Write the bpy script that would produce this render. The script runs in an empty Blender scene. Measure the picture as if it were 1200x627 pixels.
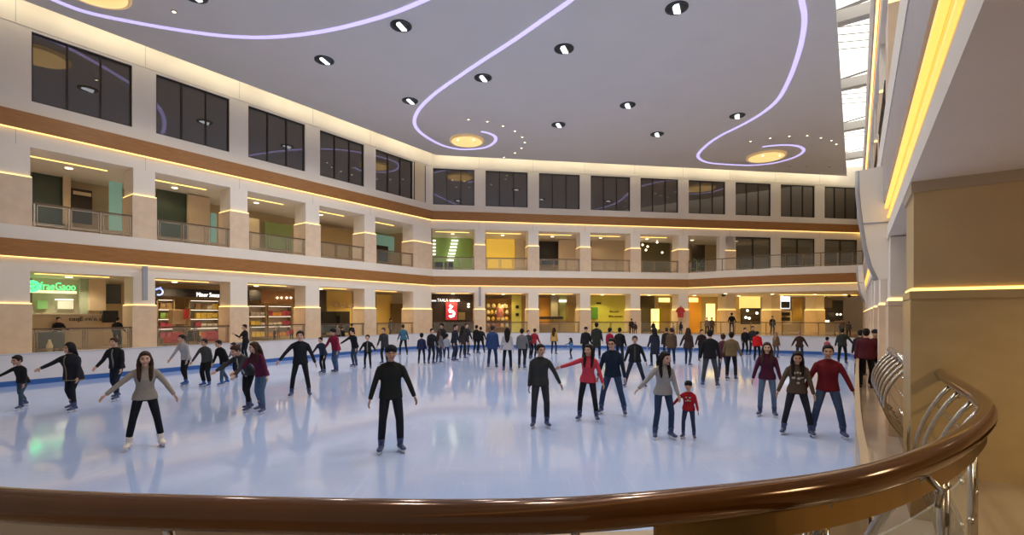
import bpy, bmesh, math, random
from mathutils import Vector, Matrix
random.seed(7)
C = bpy.context.scene.collection
D = bpy.data
SC = bpy.context.scene

# ------------------------------------------------------------------ camera, world, exposure
F, YH, EYE = 574.0, 369.4, 2.3          # focal length and horizon row in pixels of the 1200x627 frame, eye height over the ice
cam = D.objects.new('camera', D.cameras.new('camera')); C.objects.link(cam)
cam.location = (0, 0, EYE); cam.rotation_euler = (math.pi/2, 0, 0)
cam.data.sensor_width = 36; cam.data.lens = F/1200*36
cam.data.shift_y = (YH-313.5)/1200; cam.data.clip_start = 0.05; cam.data.clip_end = 300
SC.camera = cam
SC.view_settings.view_transform = 'Standard'; SC.view_settings.look = 'None'
SC.view_settings.exposure = 0.10; SC.view_settings.gamma = 1.0; SC.view_settings.use_curve_mapping = False
SC.cycles.use_denoising = True
SC.cycles.max_bounces = 8; SC.cycles.diffuse_bounces = 5; SC.cycles.glossy_bounces = 4
SC.cycles.transparent_max_bounces = 12; SC.cycles.sample_clamp_indirect = 4
SC.cycles.caustics_reflective = False; SC.cycles.caustics_refractive = False
W = D.worlds.new('world'); SC.world = W; W.use_nodes = True
W.node_tree.nodes['Background'].inputs[0].default_value = (0.80, 0.72, 0.66, 1)
W.node_tree.nodes['Background'].inputs[1].default_value = 0.30

DOWNLIGHT_W, DOWNLIGHT_COL = 740, (1.0, 0.95, 0.89)
COVE_WARM, COVE_E = (1.0, 0.88, 0.62), 14.0       # ceiling cove
LED_COL, LED_E = (1.0, 0.64, 0.20), 1.9          # strips under the wooden bands
ROOM_COL, ROOM_W = (1.0, 0.76, 0.42), 50

# ------------------------------------------------------------------ helpers
def unit(v): v = Vector(v); v.normalize(); return v
def tag(o, label=None, cat=None, group=None, kind=None):
    if label: o['label'] = label
    if cat: o['category'] = cat
    if group: o['group'] = group
    if kind: o['kind'] = kind
    return o
def empty(name, loc=(0, 0, 0), rz=0.0, label=None, cat=None, group=None, kind=None):
    o = D.objects.new(name, None); C.objects.link(o); o.empty_display_size = .1
    o.location = loc; o.rotation_euler = (0, 0, rz)
    return tag(o, label, cat, group, kind)

class MB:
    """collects shapes, build() links them as ONE mesh object"""
    def __init__(s): s.v = []; s.f = []; s.sm = []
    def add(s, vs, fs, smooth=False):
        b = len(s.v); s.v += [tuple(v) for v in vs]
        for f in fs: s.f.append([b+i for i in f]); s.sm.append(smooth)
        return s
    def hexa(s, p):          # 8 corners: bottom ring then top ring
        return s.add(p, [(3, 2, 1, 0), (4, 5, 6, 7), (0, 1, 5, 4), (1, 2, 6, 5), (2, 3, 7, 6), (3, 0, 4, 7)])
    def box(s, x0, x1, y0, y1, z0, z1):
        return s.hexa([(x0, y0, z0), (x1, y0, z0), (x1, y1, z0), (x0, y1, z0), (x0, y0, z1), (x1, y0, z1), (x1, y1, z1), (x0, y1, z1)])
    def prism(s, pts, z0, z1):   # plan polygon
        n = len(pts)
        vs = [(p[0], p[1], z0) for p in pts]+[(p[0], p[1], z1) for p in pts]
        return s.add(vs, [tuple(range(n))[::-1], tuple(range(n, 2*n))]+[(i, (i+1) % n, n+(i+1) % n, n+i) for i in range(n)])
    def tube(s, pts, r, n=10, cap=True, up=(0, 0, 1)):
        pts = [Vector(p) for p in pts]; m = len(pts)
        rr = r if isinstance(r, (list, tuple)) else [r]*m
        vs = []; ref = Vector(up)
        for i, p in enumerate(pts):
            t = (pts[min(i+1, m-1)]-pts[max(i-1, 0)]); t.normalize()
            a = ref-t*ref.dot(t)
            if a.length < 1e-3: a = Vector((1, 0, 0))-t*t.x
            a.normalize(); b = t.cross(a); ref = a
            ra, rb = rr[i] if isinstance(rr[i], tuple) else (rr[i], rr[i])
            for k in range(n):
                th = 2*math.pi*k/n
                vs.append(p+a*(ra*math.cos(th))+b*(rb*math.sin(th)))
        fs = [(i*n+k, i*n+(k+1) % n, (i+1)*n+(k+1) % n, (i+1)*n+k) for i in range(m-1) for k in range(n)]
        if cap: fs += [tuple(range(n))[::-1], tuple(range((m-1)*n, m*n))]
        return s.add(vs, fs, True)
    def lathe(s, prof, c=(0, 0, 0), n=32):
        vs = []; m = len(prof)
        for r, z in prof:
            for k in range(n):
                th = 2*math.pi*k/n; vs.append((c[0]+r*math.cos(th), c[1]+r*math.sin(th), c[2]+z))
        fs = [(i*n+k, i*n+(k+1) % n, (i+1)*n+(k+1) % n, (i+1)*n+k) for i in range(m-1) for k in range(n)]
        fs += [tuple(range(n))[::-1], tuple(range((m-1)*n, m*n))]
        return s.add(vs, fs, True)
    def ball(s, c, rx, ry, rz, nu=12, nv=8):
        vs = [(c[0], c[1], c[2]-rz)]
        for j in range(1, nv):
            ph = -math.pi/2+math.pi*j/nv
            for k in range(nu):
                th = 2*math.pi*k/nu
                vs.append((c[0]+rx*math.cos(ph)*math.cos(th), c[1]+ry*math.cos(ph)*math.sin(th), c[2]+rz*math.sin(ph)))
        vs.append((c[0], c[1], c[2]+rz)); L = len(vs)-1
        fs = [(0, 1+(k+1) % nu, 1+k) for k in range(nu)]
        for j in range(nv-2):
            a = 1+j*nu
            fs += [(a+k, a+(k+1) % nu, a+nu+(k+1) % nu, a+nu+k) for k in range(nu)]
        a = 1+(nv-2)*nu
        fs += [(a+k, a+(k+1) % nu, L) for k in range(nu)]
        return s.add(vs, fs, True)
    def mesh(s, name, off=(0, 0, 0)):
        me = D.meshes.new(name)
        me.from_pydata([(v[0]-off[0], v[1]-off[1], v[2]-off[2]) for v in s.v], [], s.f)
        me.polygons.foreach_set('use_smooth', s.sm); me.update()
        bm = bmesh.new(); bm.from_mesh(me); bmesh.ops.recalc_face_normals(bm, faces=bm.faces); bm.to_mesh(me); bm.free()
        return me
    def base(s):
        xs = [v[0] for v in s.v]; ys = [v[1] for v in s.v]; zs = [v[2] for v in s.v]
        return ((min(xs)+max(xs))/2, (min(ys)+max(ys))/2, min(zs))
    def build(s, name, mat, parent=None, label=None, cat=None, group=None, kind=None, bevel=0, origin=None):
        if parent is not None:
            off = tuple(origin) if origin is not None else tuple(root_loc(parent))
        else: off = s.base() if origin is None else origin
        o = D.objects.new(name, s.mesh(name, off)); C.objects.link(o)
        if parent is not None: o.parent = parent
        else: o.location = off
        if mat: o.data.materials.append(mat)
        if bevel:
            b = o.modifiers.new('bevel', 'BEVEL'); b.width = bevel; b.segments = 2; b.limit_method = 'ANGLE'
        return tag(o, label, cat, group, kind)
def root_loc(o):
    l = Vector((0, 0, 0))
    while o is not None: l += Vector(o.location); o = o.parent
    return l
def struct(name, mb, mat, **k):
    return mb.build(name, mat, kind='structure', origin=(0, 0, 0), **k)

_M = {}
def mat(name, col, rough=.5, metal=0, emit=None, e=0, noise=0, nscale=8, nvec=(1, 1, 1), bump=0, spec=.5, coat=0, alpha=1, trans=0, ior=1.45, col2=None, rnoise=0):
    if name in _M: return _M[name]
    m = D.materials.new(name); m.use_nodes = True; t = m.node_tree; b = t.nodes['Principled BSDF']
    I = b.inputs
    I['Base Color'].default_value = (*col, 1); I['Roughness'].default_value = rough; I['Metallic'].default_value = metal
    I['Specular IOR Level'].default_value = spec; I['Coat Weight'].default_value = coat; I['Coat Roughness'].default_value = .08
    I['Alpha'].default_value = alpha; I['Transmission Weight'].default_value = trans; I['IOR'].default_value = ior
    if emit: I['Emission Color'].default_value = (*emit, 1); I['Emission Strength'].default_value = e
    if noise or bump or rnoise:
        tc = t.nodes.new('ShaderNodeTexCoord'); mp = t.nodes.new('ShaderNodeMapping'); mp.inputs['Scale'].default_value = nvec
        nz = t.nodes.new('ShaderNodeTexNoise'); nz.inputs['Scale'].default_value = nscale; nz.inputs['Detail'].default_value = 5
        t.links.new(tc.outputs['Object'], mp.inputs[0]); t.links.new(mp.outputs[0], nz.inputs['Vector'])
        if noise:
            cr = t.nodes.new('ShaderNodeValToRGB'); c2 = col2 or tuple(c*(1-noise) for c in col)
            cr.color_ramp.elements[0].color = (*c2, 1); cr.color_ramp.elements[1].color = (*col, 1)
            cr.color_ramp.elements[0].position = .3; cr.color_ramp.elements[1].position = .7
            t.links.new(nz.outputs[0], cr.inputs[0]); t.links.new(cr.outputs[0], I['Base Color'])
        if rnoise:
            mr = t.nodes.new('ShaderNodeMapRange'); mr.inputs[3].default_value = rough; mr.inputs[4].default_value = rough+rnoise
            t.links.new(nz.outputs[0], mr.inputs[0]); t.links.new(mr.outputs[0], I['Roughness'])
        if bump:
            bp = t.nodes.new('ShaderNodeBump'); bp.inputs['Strength'].default_value = bump; bp.inputs['Distance'].default_value = .02
            t.links.new(nz.outputs[0], bp.inputs['Height']); t.links.new(bp.outputs[0], I['Normal'])
    _M[name] = m
    return m

white = mat('white_plaster', (.92, .85, .74), .6, noise=.04, nscale=1.2)
ceil_m = mat('ceiling_paint', (.80, .795, .80), .75, noise=.03, nscale=.6)
stone = mat('beige_stone', (.86, .68, .49), .35, noise=.14, nscale=2.5, col2=(.76, .58, .41))
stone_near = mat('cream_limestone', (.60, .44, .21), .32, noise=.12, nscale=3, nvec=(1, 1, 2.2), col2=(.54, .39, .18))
wood = mat('brown_wood', (.43, .20, .062), .38, noise=.3, nscale=2.2, nvec=(1, 1, 9), col2=(.33, .145, .042))
floor_m = mat('polished_tile', (.60, .50, .40), .07, noise=.12, nscale=1.6, rnoise=.05)
metal = mat('brushed_steel', (.58, .55, .50), .25, 1)
darkmetal = mat('bronze_metal', (.20, .15, .11), .35, .8)
dglass = mat('dark_tinted_glass', (.060, .042, .024), .02, 0, spec=.6, ior=2.05)
frame_m = mat('dark_frame', (.03, .025, .02), .4)
glass = mat('clear_glass', (.60, .66, .60), .02, alpha=.07, spec=.5)
led = mat('warm_led', (1, .8, .5), .5, emit=LED_COL, e=LED_E)
cove_e = mat('cove_led', (1, .9, .7), .5, emit=COVE_WARM, e=COVE_E)
yled = mat('yellow_led', (1, .7, .2), .5, emit=(1, .60, .16), e=2.4)
purple = mat('violet_led', (.6, .55, .9), .5, emit=(.54, .48, .95), e=1.0)
grey = mat('grey_metal_paint', (.42, .42, .43), .4)
black = mat('matt_black', (.018, .017, .017), .5)
beige = mat('beige_wall', (.62, .48, .30), .6, noise=.08, nscale=1)
cream = mat('cream_panel', (.72, .58, .40), .55, noise=.05, nscale=1)

# frames: a wall is origin, direction along it, normal into the hall
A_L = math.radians(35.61); A_R = math.radians(35.07); A_B = math.radians(80.95)
U = Vector((math.sin(A_L), math.cos(A_L))); V = Vector((math.sin(A_B), math.cos(A_B))); UR = Vector((math.sin(A_R), math.cos(A_R)))
COR = Vector((-6.094, 37.248))
NL = Vector((U.y, -U.x)); NB = Vector((V.y, -V.x)); NRt = Vector((UR.y, -UR.x))     # NL, NB face the hall; NRt points away from it
class Frame:
    def __init__(s, o, d, n): s.o = Vector(o); s.d = Vector(d); s.n = Vector(n)
    def p(s, a, b, z): q = s.o+s.d*a+s.n*b; return (q.x, q.y, z)
    def xy(s, a, b): q = s.o+s.d*a+s.n*b; return (q.x, q.y)
    def box(s, mb, a0, a1, b0, b1, z0, z1):
        return mb.hexa([s.p(a0, b0, z0), s.p(a1, b0, z0), s.p(a1, b1, z0), s.p(a0, b1, z0), s.p(a0, b0, z1), s.p(a1, b0, z1), s.p(a1, b1, z1), s.p(a0, b1, z1)])
    def at(s, px, b=0):       # distance along the wall where the sight line of column px meets the plane at offset b
        k = (px-600)/F; o = s.o+s.n*b
        # (o + d*a).x = k*(o + d*a).y
        return (k*o.y-o.x)/(s.d.x-k*s.d.y)
FL = Frame(COR, -U, NL); FB = Frame(COR, V, NB)
OFF_R = .46
sR = (OFF_R-NRt.dot(COR))/NRt.dot(V)
RC = COR+V*sR
FR = Frame(RC, -UR, -NRt)
def pt(px, y, d): return Vector(((px-600)/F*d, d, EYE+(YH-y)/F*d))
def ground(px, y, z0=0.0): d = F*(EYE-z0)/(y-YH); return Vector(((px-600)/F*d, d, z0))
def atheight(px, y, z): d = F*(EYE-z)/(y-YH); return Vector(((px-600)/F*d, d, z))

# ------------------------------------------------------------------ levels
F1, OT1, LG, LT, F2, OT2, UG, UT, SILL, WTOP, TOP, HC = .8, 4.03, 4.58, 5.25, 5.79, 8.92, 9.54, 10.21, 10.74, 13.50, 15.6, 14.25
DEP = 5.0
bayL = [(37, 155), (183, 269), (291, 357.6), (375, 426.7), (440.3, 484)]
bayB = [(507.5, 556), (569, 618.5), (631.7, 679.5), (692.3, 738.5), (750.7, 795), (807, 850), (862, 903.5), (915, 955), (966.3, 1004.8)]
SL = [(FL.at(a), FL.at(b)) for a, b in bayL]         # decreasing
SB = [(FB.at(a), FB.at(b)) for a, b in bayB]
per = (SL[0][0]-SL[4][0])/4
wid = sum(a-b for a, b in SL[:4])/4
for i in range(1, 3): SL.insert(0, (SL[0][0]+per, SL[0][0]+per-wid))      # two more bays towards the viewer, out of the frame
LEND = SL[0][0]+1.0
BEND = sR

# ------------------------------------------------------------------ ice, floors
ice_m = D.materials.new('rink_ice'); ice_m.use_nodes = True
def build_ice(m):
    t = m.node_tree; b = t.nodes['Principled BSDF']; I = b.inputs
    I['Specular IOR Level'].default_value = .5; I['IOR'].default_value = 1.45
    tc = t.nodes.new('ShaderNodeTexCoord')
    n1 = t.nodes.new('ShaderNodeTexNoise'); n1.inputs['Scale'].default_value = .35; n1.inputs['Detail'].default_value = 6
    t.links.new(tc.outputs['Object'], n1.inputs['Vector'])
    cr = t.nodes.new('ShaderNodeValToRGB')
    cr.color_ramp.elements[0].color = (.43, .55, .85, 1); cr.color_ramp.elements[1].color = (.49, .61, .90, 1)
    cr.color_ramp.elements[0].position = .35; cr.color_ramp.elements[1].position = .65
    t.links.new(n1.outputs[0], cr.inputs[0])
    # thin skate scratches: strongly stretched noise in two directions
    prev = cr.outputs[0]; rough = None
    for ang, sc in ((.5, (14, .6, 1)), (-.7, (.5, 12, 1)), (1.3, (10, .45, 1))):
        mp = t.nodes.new('ShaderNodeMapping'); mp.inputs['Rotation'].default_value = (0, 0, ang); mp.inputs['Scale'].default_value = sc
        n2 = t.nodes.new('ShaderNodeTexNoise'); n2.inputs['Scale'].default_value = 1.6; n2.inputs['Detail'].default_value = 3; n2.inputs['Distortion'].default_value = .6
        t.links.new(tc.outputs['Object'], mp.inputs[0]); t.links.new(mp.outputs[0], n2.inputs['Vector'])
        r2 = t.nodes.new('ShaderNodeMapRange'); r2.inputs[1].default_value = .60; r2.inputs[2].default_value = .72; r2.inputs[4].default_value = .30
        t.links.new(n2.outputs[0], r2.inputs[0])
        mx = t.nodes.new('ShaderNodeMix'); mx.data_type = 'RGBA'; mx.inputs[7].default_value = (.62, .72, .94, 1)
        t.links.new(r2.outputs[0], mx.inputs[0]); t.links.new(prev, mx.inputs[6]); prev = mx.outputs[2]
        if rough is None: rough = r2.outputs[0]
    t.links.new(prev, I['Base Color'])
    mr = t.nodes.new('ShaderNodeMapRange'); mr.inputs[2].default_value = .5; mr.inputs[3].default_value = .075; mr.inputs[4].default_value = .20
    t.links.new(rough, mr.inputs[0]); t.links.new(mr.outputs[0], I['Roughness'])
build_ice(ice_m)

# plan outline of the rink: left side, rear side, right side, near side
RINK = [(-19.5, 9.0), (-16.3, 15.6), (-13.06, 21.4), (-9.9, 28.2), (-7.4, 32.6), (-5.2, 34.4), (-2.0, 35.0), (2.5, 34.9), (6.2, 34.2), (11, 32.3), (15.8, 29.9), (18.7, 28.0),
        (18.5, 26.4), (17.2, 24.4), (12.0, 17.0), (8.86, 12.6), (4.60, 6.55), (2.76, 3.85), (2.2, 3.28), (1.4, 2.94), (0.4, 2.80), (-.6, 2.80), (-1.8, 2.93), (-3.4, 3.22), (-6, 3.8), (-9.5, 4.7), (-15, 5.9)]
def arc(pts, n=4):     # Catmull-Rom rounding of an open polyline
    pts = [Vector(p) for p in pts]; out = []
    for i in range(len(pts)-1):
        p0 = pts[max(i-1, 0)]; p1 = pts[i]; p2 = pts[i+1]; p3 = pts[min(i+2, len(pts)-1)]
        for k in range(n):
            t = k/n
            out.append(.5*((2*p1)+(p2-p0)*t+(2*p0-5*p1+4*p2-p3)*t*t+(3*p1-p0-3*p2+p3)*t**3))
    out.append(pts[-1]); return out
ro = arc([*RINK, RINK[0]], 3)[:-1]
struct('floor_ice', MB().prism(ro, -.3, 0), ice_m)
lowpts = [(-40, -2), (-40, 50), (45, 50), (45, -2)]
struct('floor_hall', MB().box(-45, 50, -6, 60, -.6, -.31), floor_m)

def offset(pts, d, closed=False):   # to the right of the direction of travel
    out = []; n = len(pts)
    for i in range(n):
        a = pts[(i-1) % n] if closed else pts[max(i-1, 0)]; b = pts[(i+1) % n] if closed else pts[min(i+1, n-1)]
        t = unit(b-a); out.append(pts[i]+Vector((t.y, -t.x))*d)
    return out
def ribbon(mb, pts, o0, o1, z0, z1, smooth=False, closed=False):     # a strip between two offsets of a plan curve, with thickness
    a = offset(pts, o0, closed); b = offset(pts, o1, closed); n = len(pts)
    vs = []
    for i in range(n): vs += [(*a[i], z0), (*b[i], z0), (*b[i], z1), (*a[i], z1)]
    fs = []
    for i in range(n if closed else n-1):
        p = 4*i; q = 4*((i+1) % n)
        for k in range(4): fs.append((p+k, p+(k+1) % 4, q+(k+1) % 4, q+k))
    if not closed: fs += [(0, 1, 2, 3), tuple(4*(n-1)+k for k in (3, 2, 1, 0))]
    return mb.add(vs, fs, smooth)
bw = mat('barrier_white', (.74, .70, .68), .35, noise=.06, nscale=1.5)
bblue = mat('kick_blue', (.035, .12, .36), .35)
bcap = mat('barrier_cap', (.55, .53, .52), .35)
bcapw = mat('barrier_cap_cream', (.44, .33, .21), .35)
left_rear = arc(RINK[:13], 3)
right_near = arc(RINK[12:], 3)
def barrier(pts, label, cap, th=.1, kick=None):
    e = empty('rink_barrier', (*pts[len(pts)//2], 0), 0, label, 'barrier')
    ribbon(MB(), pts, 0, -th, -.02, 1.0).build('panel', kick or bw, e)
    ribbon(MB(), pts, .012, -.002, .0, .17).build('kick_strip', kick or bblue, e, label='blue kick strip' if kick is None else None)
    ribbon(MB(), pts, .015, -th-.015, 1.0, 1.05).build('cap_rail', cap, e)
barrier(left_rear, 'long white rink barrier with blue kick strip in front of the shop fronts', bcap)
barrier(right_near, 'tan rink barrier with brown top along the polished beige floor', bcapw, .035, mat('barrier_tan', (.50, .40, .29), .35))

# low walkway round the ice (right side) and raised gallery floors
rw = offset(arc(RINK[12:20], 3), -.11)
lowfloor = [(p.x, p.y) for p in rw]
lowfloor += [(3.2, 1.4), (5.5, 3.9), (8.5, 6), (40, 40), (33, 46)]
struct('floor_walkway', MB().prism(lowfloor, -.3, .2), floor_m)

# ------------------------------------------------------------------ facades
tn = [0]
def trim(mb, m):
    tn[0] += 1; return struct('trim_%d' % tn[0], mb, m)
def facade(fr, bays, a0, a1, name, lower=True, upto=None):
    """white bands, slabs, window piers of one side; bays are (start, end) along the frame"""
    w = MB()
    lo, hi = min(a0, a1), max(a0, a1)
    if lower:
        fr.box(w, lo, hi, -DEP, 0, OT1, LG); fr.box(w, lo, hi, -DEP, .10, LT, F2); fr.box(w, lo, hi, -DEP, -.05, LG, LT)
    fr.box(w, lo, hi, -DEP, 0, OT2, UG); fr.box(w, lo, hi, -DEP, .10, UT, UT+.12); fr.box(w, lo, hi, -DEP, 0, UT+.12, SILL); fr.box(w, lo, hi, -DEP, -.05, UG, UT)
    fr.box(w, lo, hi, -.5, 0, WTOP, TOP)
    fr.box(w, lo, hi, -.5, .03, WTOP+.10, WTOP+.16)
    xs = sorted([tuple(sorted(b)) for b in bays])
    cur = lo
    for b in xs+[(hi, hi)]:
        if b[0]-cur > .01: fr.box(w, cur, b[0], -.5, 0, SILL, WTOP)
        cur = b[1]
    struct('wall_'+name, w, white)
    j = MB(); cur = None
    for b in xs[1:]:
        c = b[0]-.5 if b[0]-.5 > lo else lo+.2
        fr.box(j, c-.012, c+.012, .0, .006, WTOP+.16, TOP); fr.box(j, c-.010, c+.010, .0, .006, OT2, UG)
    trim(j, mat('panel_joint', (.62, .57, .50), .6))
facade(FL, SL, 0, LEND, 'left')
facade(FB, SB, 0, BEND+3, 'rear', lower=True)
bw_all = MB()
for fr, lo, hi in ((FL, -2, LEND), (FB, -2, BEND+8)):
    fr.box(bw_all, lo, hi, -DEP-.2, -DEP, -.3, TOP)
struct('wall_gallery_back', bw_all, beige)
gf = MB()
for fr, lo, hi in ((FL, -.5, LEND), (FB, -.5, BEND+8)):
    fr.box(gf, lo, hi, -DEP, .02, -.3, F1)
struct('floor_gallery', gf, floor_m)

for fr, lo, hi in ((FL, 0, LEND), (FB, 0, BEND)):
    trim(fr.box(MB(), lo if fr is FB else -.08, hi, -.04, .16, UG, UT), wood)
    h2 = hi if fr is FL else FB.at(806)
    trim(fr.box(MB(), lo if fr is FB else -.08, h2, -.04, .16, LG, LT), wood)
def strip(fr, a0, a1, b, z, label, m=led, w=.05, h=.034, cat='light strip', group=None, parent=None):
    return fr.box(MB(), min(a0, a1), max(a0, a1), b-w/2, b+w/2, z-h, z).build('light_strip', m, parent, label, cat, group)
strip(FL, 0, LEND, .07, UG, 'warm light line under the upper wooden band of the left side')
strip(FB, 0, BEND, .07, UG, 'warm light line under the upper wooden band of the rear side')
strip(FL, 0, LEND, .07, LG, 'warm light line under the lower wooden band of the left side')
strip(FB, 0, FB.at(806), .07, LG, 'warm light line under the lower wooden band of the rear side')

# windows of the top floor
wn = [0]
def window(fr, a, b, split=3, clear_to=None):
    wn[0] += 1
    lo, hi = min(a, b), max(a, b)
    c = fr.p((lo+hi)/2, -.12, SILL)
    e = empty('window_%d' % wn[0], c, kind='structure')
    m = MB()
    for x0, x1 in ((lo, lo+.05), (hi-.05, hi)): fr.box(m, x0, x1, -.2, -.07, SILL, WTOP)
    fr.box(m, lo, hi, -.2, -.07, SILL, SILL+.05); fr.box(m, lo, hi, -.2, -.07, WTOP-.05, WTOP)
    for k in range(1, split):
        x = lo+(hi-lo)*k/split; fr.box(m, x-.025, x+.025, -.2, -.08, SILL, WTOP)
    m.build('window_frame', frame_m, e)
    for k in range(split):
        x0 = lo+(hi-lo)*k/split; x1 = lo+(hi-lo)*(k+1)/split
        fr.box(MB(), x0+.02, x1-.02, -.17, -.14, SILL+.02, WTOP-.02).build('pane', dglass, e)
for a, b in SL: window(FL, a, b)
for a, b in SB: window(FB, a, b)
# glazed return by the left corner, its lit look put into the cream colour
mir = MB(); FL.box(mir, FL.at(485.5), FL.at(498), -.02, .02, SILL, WTOP)
wn[0] += 1
mw = empty('window_%d' % wn[0], FL.p(FL.at(492), 0, SILL), kind='structure')
mir.build('pane', mat('lit_look_return', (.80, .68, .48), .25), mw)
fm = MB()
for x in (485.2, 498): a = FL.at(x); FL.box(fm, a-.03, a+.03, -.03, .04, SILL, WTOP)
fm.build('window_frame', frame_m, mw)

# pillars
def pillar(fr, a, b, z0, zs, z1, lab, dep=1.2, base_m=stone, top_m=white):
    lo, hi = min(a, b), max(a, b)
    e = empty('pillar', fr.p((lo+hi)/2, -dep/2, z0), kind='structure')
    fr.box(MB(), lo+.04, hi-.04, -dep+.04, .0, zs, z1).build('shaft', top_m, e)
    fr.box(MB(), lo-.01, hi+.01, -dep-.02, .06, z0, zs-.02).build('stone_base', base_m, e, label='beige stone lower part')
    m = MB(); fr.box(m, lo, hi, .02, .055, zs-.018, zs+.018); fr.box(m, lo-.005, lo+.03, -dep, .02, zs-.018, zs+.018); fr.box(m, hi-.03, hi+.005, -dep, .02, zs-.018, zs+.018)
    m.build('light_strip', led, e, label='warm light line on the stone ledge')
    return e
pl = []
for i in range(len(SL)-1): pl.append((SL[i][1], SL[i+1][0]))
pl.append((SL[-1][1], 0.02)); pl.append((SL[0][0]+.95, SL[0][0]))
pb = [(SB[i][1], SB[i+1][0]) for i in range(len(SB)-1)]
GL1, GL2 = 2.76, 7.73
for a, b in pl:
    pillar(FL, a, b, F1, GL1, OT1, ''); pillar(FL, a, b, F2, GL2, OT2, '')
for i, (a, b) in enumerate(pb):
    pillar(FB, a, b, F1, GL1, OT1, '')
    if i < 6: pillar(FB, a, b, F2, GL2, OT2, '')

# gallery floors of level two are part of the walls above; railings between the pillars
def railing(fr, a, b, z, label, grp, off=0.02, posts=4, top_m=darkmetal, h=.98, post_m=metal):
    lo, hi = min(a, b), max(a, b)
    e = empty('glass_railing', fr.p((lo+hi)/2, off, z), 0, label, 'railing', grp)
    fr.box(MB(), lo, hi, off-.035, off+.035, z+h-.06, z+h).build('handrail', top_m, e)
    fr.box(MB(), lo+.05, hi-.05, off-.015, off+.015, z+.08, z+.12).build('lower_rail', post_m, e)
    for k in range(posts):
        x = lo+.08+(hi-lo-.16)*k/(posts-1)
        fr.box(MB(), x-.025, x+.025, off-.02, off+.02, z, z+h-.06).build('post', post_m, e)
    for k in range(posts-1):
        x0 = lo+.08+(hi-lo-.16)*k/(posts-1)+.09; x1 = lo+.08+(hi-lo-.16)*(k+1)/(posts-1)-.09
        g = fr.box(MB(), x0, x1, off-.006, off+.006, z+.16, z+h-.1).build('glass_panel', glass, e)
        f = MB(); fr.box(f, x0-.02, x1+.02, off-.012, off+.012, z+h-.12, z+h-.09); fr.box(f, x0-.02, x1+.02, off-.012, off+.012, z+.14, z+.165)
        fr.box(f, x0-.02, x0+.005, off-.012, off+.012, z+.14, z+h-.09); fr.box(f, x1-.005, x1+.02, off-.012, off+.012, z+.14, z+h-.09)
        f.build('panel_frame', post_m, g)
    return e
ordn = ['first', 'second', 'third', 'fourth', 'fifth', 'sixth', 'seventh', 'eighth', 'ninth']
for i, (a, b) in enumerate(SL[1:]):
    nm = 'beyond the frame edge at left' if i == 0 else ordn[i-1]+' bay of the left side from the left'
    railing(FL, a, b, F2, 'upper floor glass railing with bronze handrail, '+(ordn[i-1]+' bay along left side' if i else 'bay cut by the left picture edge'), 'upper floor railings', off=.0)
    railing(FL, a, b, F1, 'ground floor glass railing behind the barrier, '+(ordn[i-1]+' bay along left side' if i else 'bay cut by the left picture edge'), 'ground floor railings', off=.0, posts=3)
for i, (a, b) in enumerate(SB):
    if i < 5: railing(FB, a, b, F2, 'upper floor glass railing on the rear side, %s bay from the corner' % ordn[i], 'upper floor railings', off=.0)
    if i < 5: railing(FB, a, b, F1, 'ground floor glass railing on the rear side, %s bay from the corner' % ordn[i], 'ground floor railings', off=.0, posts=3)
# ------------------------------------------------------------------ ceiling slab, coves, roof, skylight
def inter(n1, c1, n2, c2):
    d = n1.x*n2.y-n1.y*n2.x
    return Vector(((c1*n2.y-n1.y*c2)/d, (n1.x*c2-c1*n2.x)/d))
GAP = .75
cL = NL.dot(COR)+GAP; cB = NB.dot(COR)+GAP; cR = -.63
p1 = inter(NL, cL, NB, cB); p2 = inter(NB, cB, NRt, cR)
p0 = p1-U*34; p3 = p2-UR*52
struct('ceiling', MB().prism([p0, p1, p2, p3], HC, HC+.22), ceil_m)
struct('ceiling_roof', MB().prism([COR-U*36-NL*2, COR-NL*2+U*2, p2+UR*4+Vector((-3, 0)), p3+Vector((-2.2, 0))], TOP, TOP+.3), white)
def cove(a, b, n, label):
    d = unit(b-a); m = MB()
    k = 0; L = (b-a).length; seg = 4.2
    while k < L-.2:
        e2 = min(k+seg-.25, L)
        q0 = a+d*k+n*.012; q1 = a+d*e2+n*.012
        m.hexa([(*q0, HC+.10), (*q1, HC+.10), (*(q1-n*.013), HC+.10), (*(q0-n*.013), HC+.10), (*q0, HC+.19), (*q1, HC+.19), (*(q1-n*.013), HC+.19), (*(q0-n*.013), HC+.19)])
        k += seg
    m.build('cove_light', cove_e, None, label, 'cove light')
cove(p0, p1, -NL, 'cream cove light hidden along the left edge of the ceiling')
cove(p1, p2, -NB, 'cream cove light hidden along the rear edge of the ceiling')

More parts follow.
